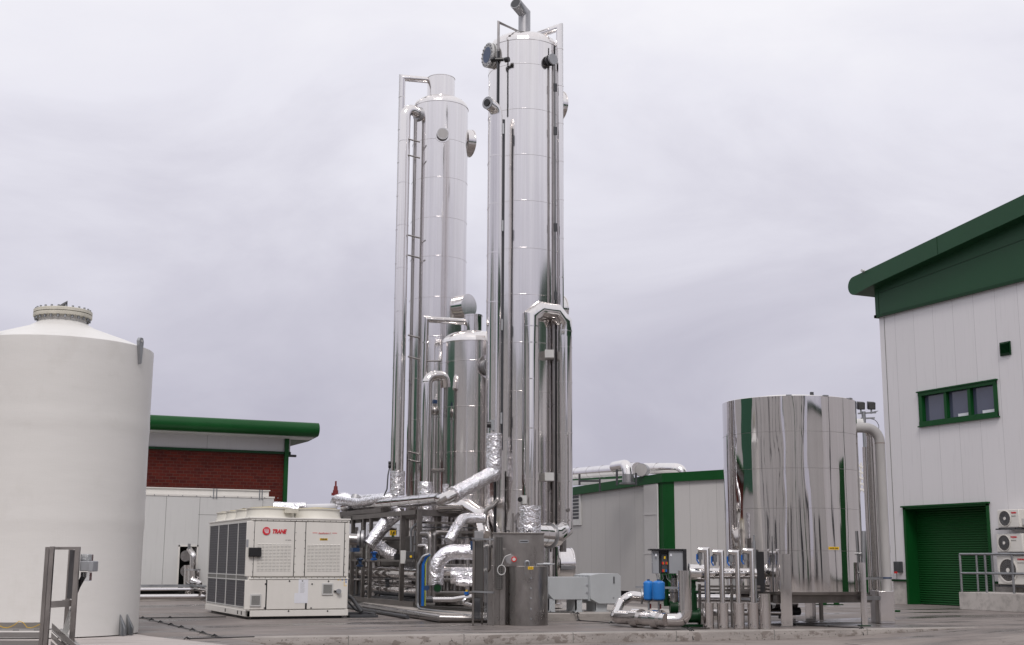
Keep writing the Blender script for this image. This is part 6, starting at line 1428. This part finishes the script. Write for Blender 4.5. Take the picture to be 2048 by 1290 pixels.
def vessel(px, d, r, y0, y1, label):
    q = at(px, 1180, d=d); z0, z1 = zat(px, y0, d), zat(px, y1, d); t = thing('pressure_vessel', (q.x, q.y, z0-.2), label, 'pressure vessel', 'blue pressure vessels')
    prof = [(.02, z0)]+[(r*math.sin(PI/2*i/7), z0+.055-.055*math.cos(PI/2*i/7)) for i in range(1, 8)]+[(r*math.sin(PI/2+PI/2*i/7), z1-.055+.055*math.sin(PI/2*i/7)) for i in range(0, 7)]+[(.02, z1)]
    MB().lathe(q.x, q.y, prof, 32).build('body', 'blue_vessel', t, sharp=50); MB().lathe(q.x, q.y, [(.03, z1-.01), (.03, z1+.025)], 14).build('cap', 'blue_dark', t); MB().lathe(q.x, q.y, [(r*.9, z0-.0), (r*.9, z0+.012)], 24).build('base', 'charcoal', t)
    MB().tube([(q.x, q.y, z0-.19), (q.x, q.y, z0)], .022, 12).build('stem', 'galvanised', t); MB().box(q.x+.03, q.x+.05, q.y-.02, q.y+.02, z0-.16, z0-.06).build('lever', 'dark_red', t)
vessel(1317, 26.9, .130, 1202, 1161, 'larger blue pressure vessel in front, below the control cabinet')
vessel(1297, 27.2, .105, 1201.5, 1161, 'smaller blue pressure vessel partly behind the larger one')
# green pumps
for i, (px, py, lab) in enumerate(((1386, 1232, 'dark green pump at the foot of the fat upright pipe'), (1349, 1215, 'dark green pump casing behind the fat upright pipe and vessels'))):
    q = at(px, py, d=27.2+i*.5); t = thing('pump', (q.x, q.y, .02), lab, 'pump', 'green pumps of the pump set')
    MB().tube([q-R0*.10, q+R0*.10], .14, 20).build('volute', 'green_dark', t); MB().tube([q+R0*.1, q+R0*.14], .17, 20).build('flange', 'green_dark', t)
    MB().lathe(q.x, q.y, [(.09, .12), (.09, .7), (.12, .71), (.12, .75), (.07, .76), (.07, 1.0)], 20).build('motor', 'stainless' if i else 'green_dark', t)
    MB().box(q.x-.2, q.x+.2, q.y-.14, q.y+.14, .01, .07).build('base_plate', 'green_dark', t)
mb = MB(); q = at(1387, 1173, d=26.9); r_ = ring(q, -F0, .055, .038, .015, 18); mb.add(r_.v, r_.f); mb.tube([q-ZV*.05, at(1383, 1215, d=26.9)], .02, 8); mb.build('chain_valve', 'green_dark', label='small dark green wheel valve on a thin stem right of the fat upright pipe', cat='valve')
t = thing('riser_support', tuple(at(1440, 1250, d=27.6)), 'dull steel support frame behind the four risers', 'frame')
for px in (1392, 1458, 1390): pass
for px in (1396, 1460): rb(px, 27.5, .06, .06, .0, zat(px, 1168, 27.5), 'frame_steel', 'upright', t)
for py in (1173, 1180): a = at(1396, py, d=27.5); c = at(1520, py, d=27.7); MB().beam(a, c, .04, .045).build('cross_rail', 'frame_steel', t)
a = at(1380, 1256, d=27); c = at(1416, 1258, d=26.6); MB().beam(a, c, .12, .05).build('foot_rail', 'frame_steel', t)
a = at(1460, 1197, d=27.6); c = at(1540, 1200, d=27.9); MB().beam(a, c, .05, .05).build('lower_rail', 'galvanised', t)
# switch cabinet and small column in front of the tank's left flank
rb(1513, 27.9, .20, .16, zat(1520, 1185, 27.9), zat(1520, 1103, 27.9), 'black', 'black_panel', None, label='tall thin black panel between the last riser and the water tank', cat='panel')
q = at(1508, 1080, d=27.4); mb = MB(); mb.tube([(q.x, q.y, .3), (q.x, q.y, zat(1508, 1082, 27.4))], .035, 12); mb.tube([(q.x, q.y, zat(1508, 1082, 27.4)), (q.x, q.y, zat(1508, 1070, 27.4))], .02, 8); mb.build('vent_standpipe', 'galvanised', label='slim standpipe with a small vent rising behind the last riser', cat='pipe')
pipe('wrapped_drum', 'polished horizontal drum low under the left flank of the water tank', [at(1545, 1206, d=29.3), at(1590, 1206, d=29.6)], .12, 'polished_wavy')
for i, (px, z_) in enumerate(((1552, .35), (1568, .25))):
    q = at(px, 1225, d=29.6); mb = MB(); mb.tube([Vector((q.x-.35, q.y, z_)), Vector((q.x+.35, q.y-.1, z_))], .09, 14); mb.tube([Vector((q.x, q.y, z_-.16)), Vector((q.x, q.y, z_+.16))], .13, 16); mb.build('flange_stack', 'charcoal', label=['dark flanged fitting under the water tank, upper one', 'dark flanged fitting under the water tank, lower one'][i], cat='fitting')
pipe('yard_pipe', 'short grey floor pipe on the pad left of the grey box duct leg', [at(1100, 1226, d=30.2), at(1104, 1215, d=31)], .02, 'charcoal', n=8)

paint('green_panel', (.03, .13, .07), .5, .05)
# ================================================================ the rest of the yard, seen only in the polished metal
clad('clad_yard', (.76, .74, .72), 'x', .3, 1.2, .02); clad('clad_yard_side', (.74, .72, .70), 'y', .3, 1.2, .02)
b = thing('yard_building', (0, -30, 0), 'tall light clad hall across the yard with green corner columns', 'building')
MB().box(-34, 6, -60, -24, 0, 14.5).build('wall', 'clad_yard', b); MB().box(-34.2, 6.2, -60.2, -23.8, 14.5, 15.6).build('roof_trim', 'green_paint', b)
for x in (-33.6, -9, 5.6): MB().box(x-.4, x+.4, -24.15, -23.95, 0, 14.5).build('green_column', 'green_paint', b)
for x in (-27, -20, -2): MB().box(x-1.6, x+1.6, -24.1, -23.95, 0, 4.4).build('dark_door', 'charcoal', b)
for x in (-30, -16, -5, 2): MB().box(x-.12, x+.12, -24.2, -23.95, 0, 14.4).build('downpipe', 'seam_grey', b)
b = thing('yard_building', (30, -40, 0), 'lower grey clad building across the yard with dark doors', 'building')
MB().box(14, 44, -60, -34, 0, 11).build('wall', 'clad_yard', b); MB().box(13.8, 44.2, -60, -33.8, 11, 11.7).build('roof_trim', 'green_dark', b)
for x in (18, 26): MB().box(x-1.5, x+1.5, -34.1, -33.9, 0, 4.2).build('dark_door', 'charcoal', b)
b = thing('gable_hall', (-45, 30, 0), 'tall clad hall with a broad green panel left of the yard', 'building')
MB().box(-70, -30, -16, 80, 0, 15).build('wall', 'clad_yard_side', b); MB().box(-70, -29.8, 33, 60, 5.0, 15.3).build('green_panel', 'green_panel', b); MB().box(-70, -29.75, -16.2, 80.2, 15, 15.9).build('roof_trim', 'green_paint', b)
for i in range(7): MB().box(-30.2, -29.8, -12+i*6.2, -11.6+i*6.2, 0, 14.9).build('downpipe', 'charcoal' if i % 2 else 'seam_grey', b)
for y in (2, 14, 24): MB().box(-30.1, -29.9, y, y+2.6, 0, 4).build('dark_door', 'charcoal', b)
t = thing('chimney_stack', (10, -20, 0), 'dark steel flue stack standing across the yard', 'chimney'); MB().tube([(10, -20, 0), (10, -20, 13)], .55, 20).build('flue', 'charcoal', t); MB().tube([(10, -20, 13), (10, -20, 13.3)], .7, 20).build('flue_cap', 'charcoal', t)
q = at(1740, 1110, d=150); b = thing('distant_warehouse', (q.x, q.y, 0), 'low grey warehouse far beyond the yard behind the water tank', 'warehouse')
MB().box(q.x-45, q.x+60, q.y, q.y+20, 0, 2.9).build('wall', 'hut', b); MB().box(q.x-45.3, q.x+60.3, q.y-.3, q.y+20.3, 2.9, 3.3).build('roof', 'grey_box', b)
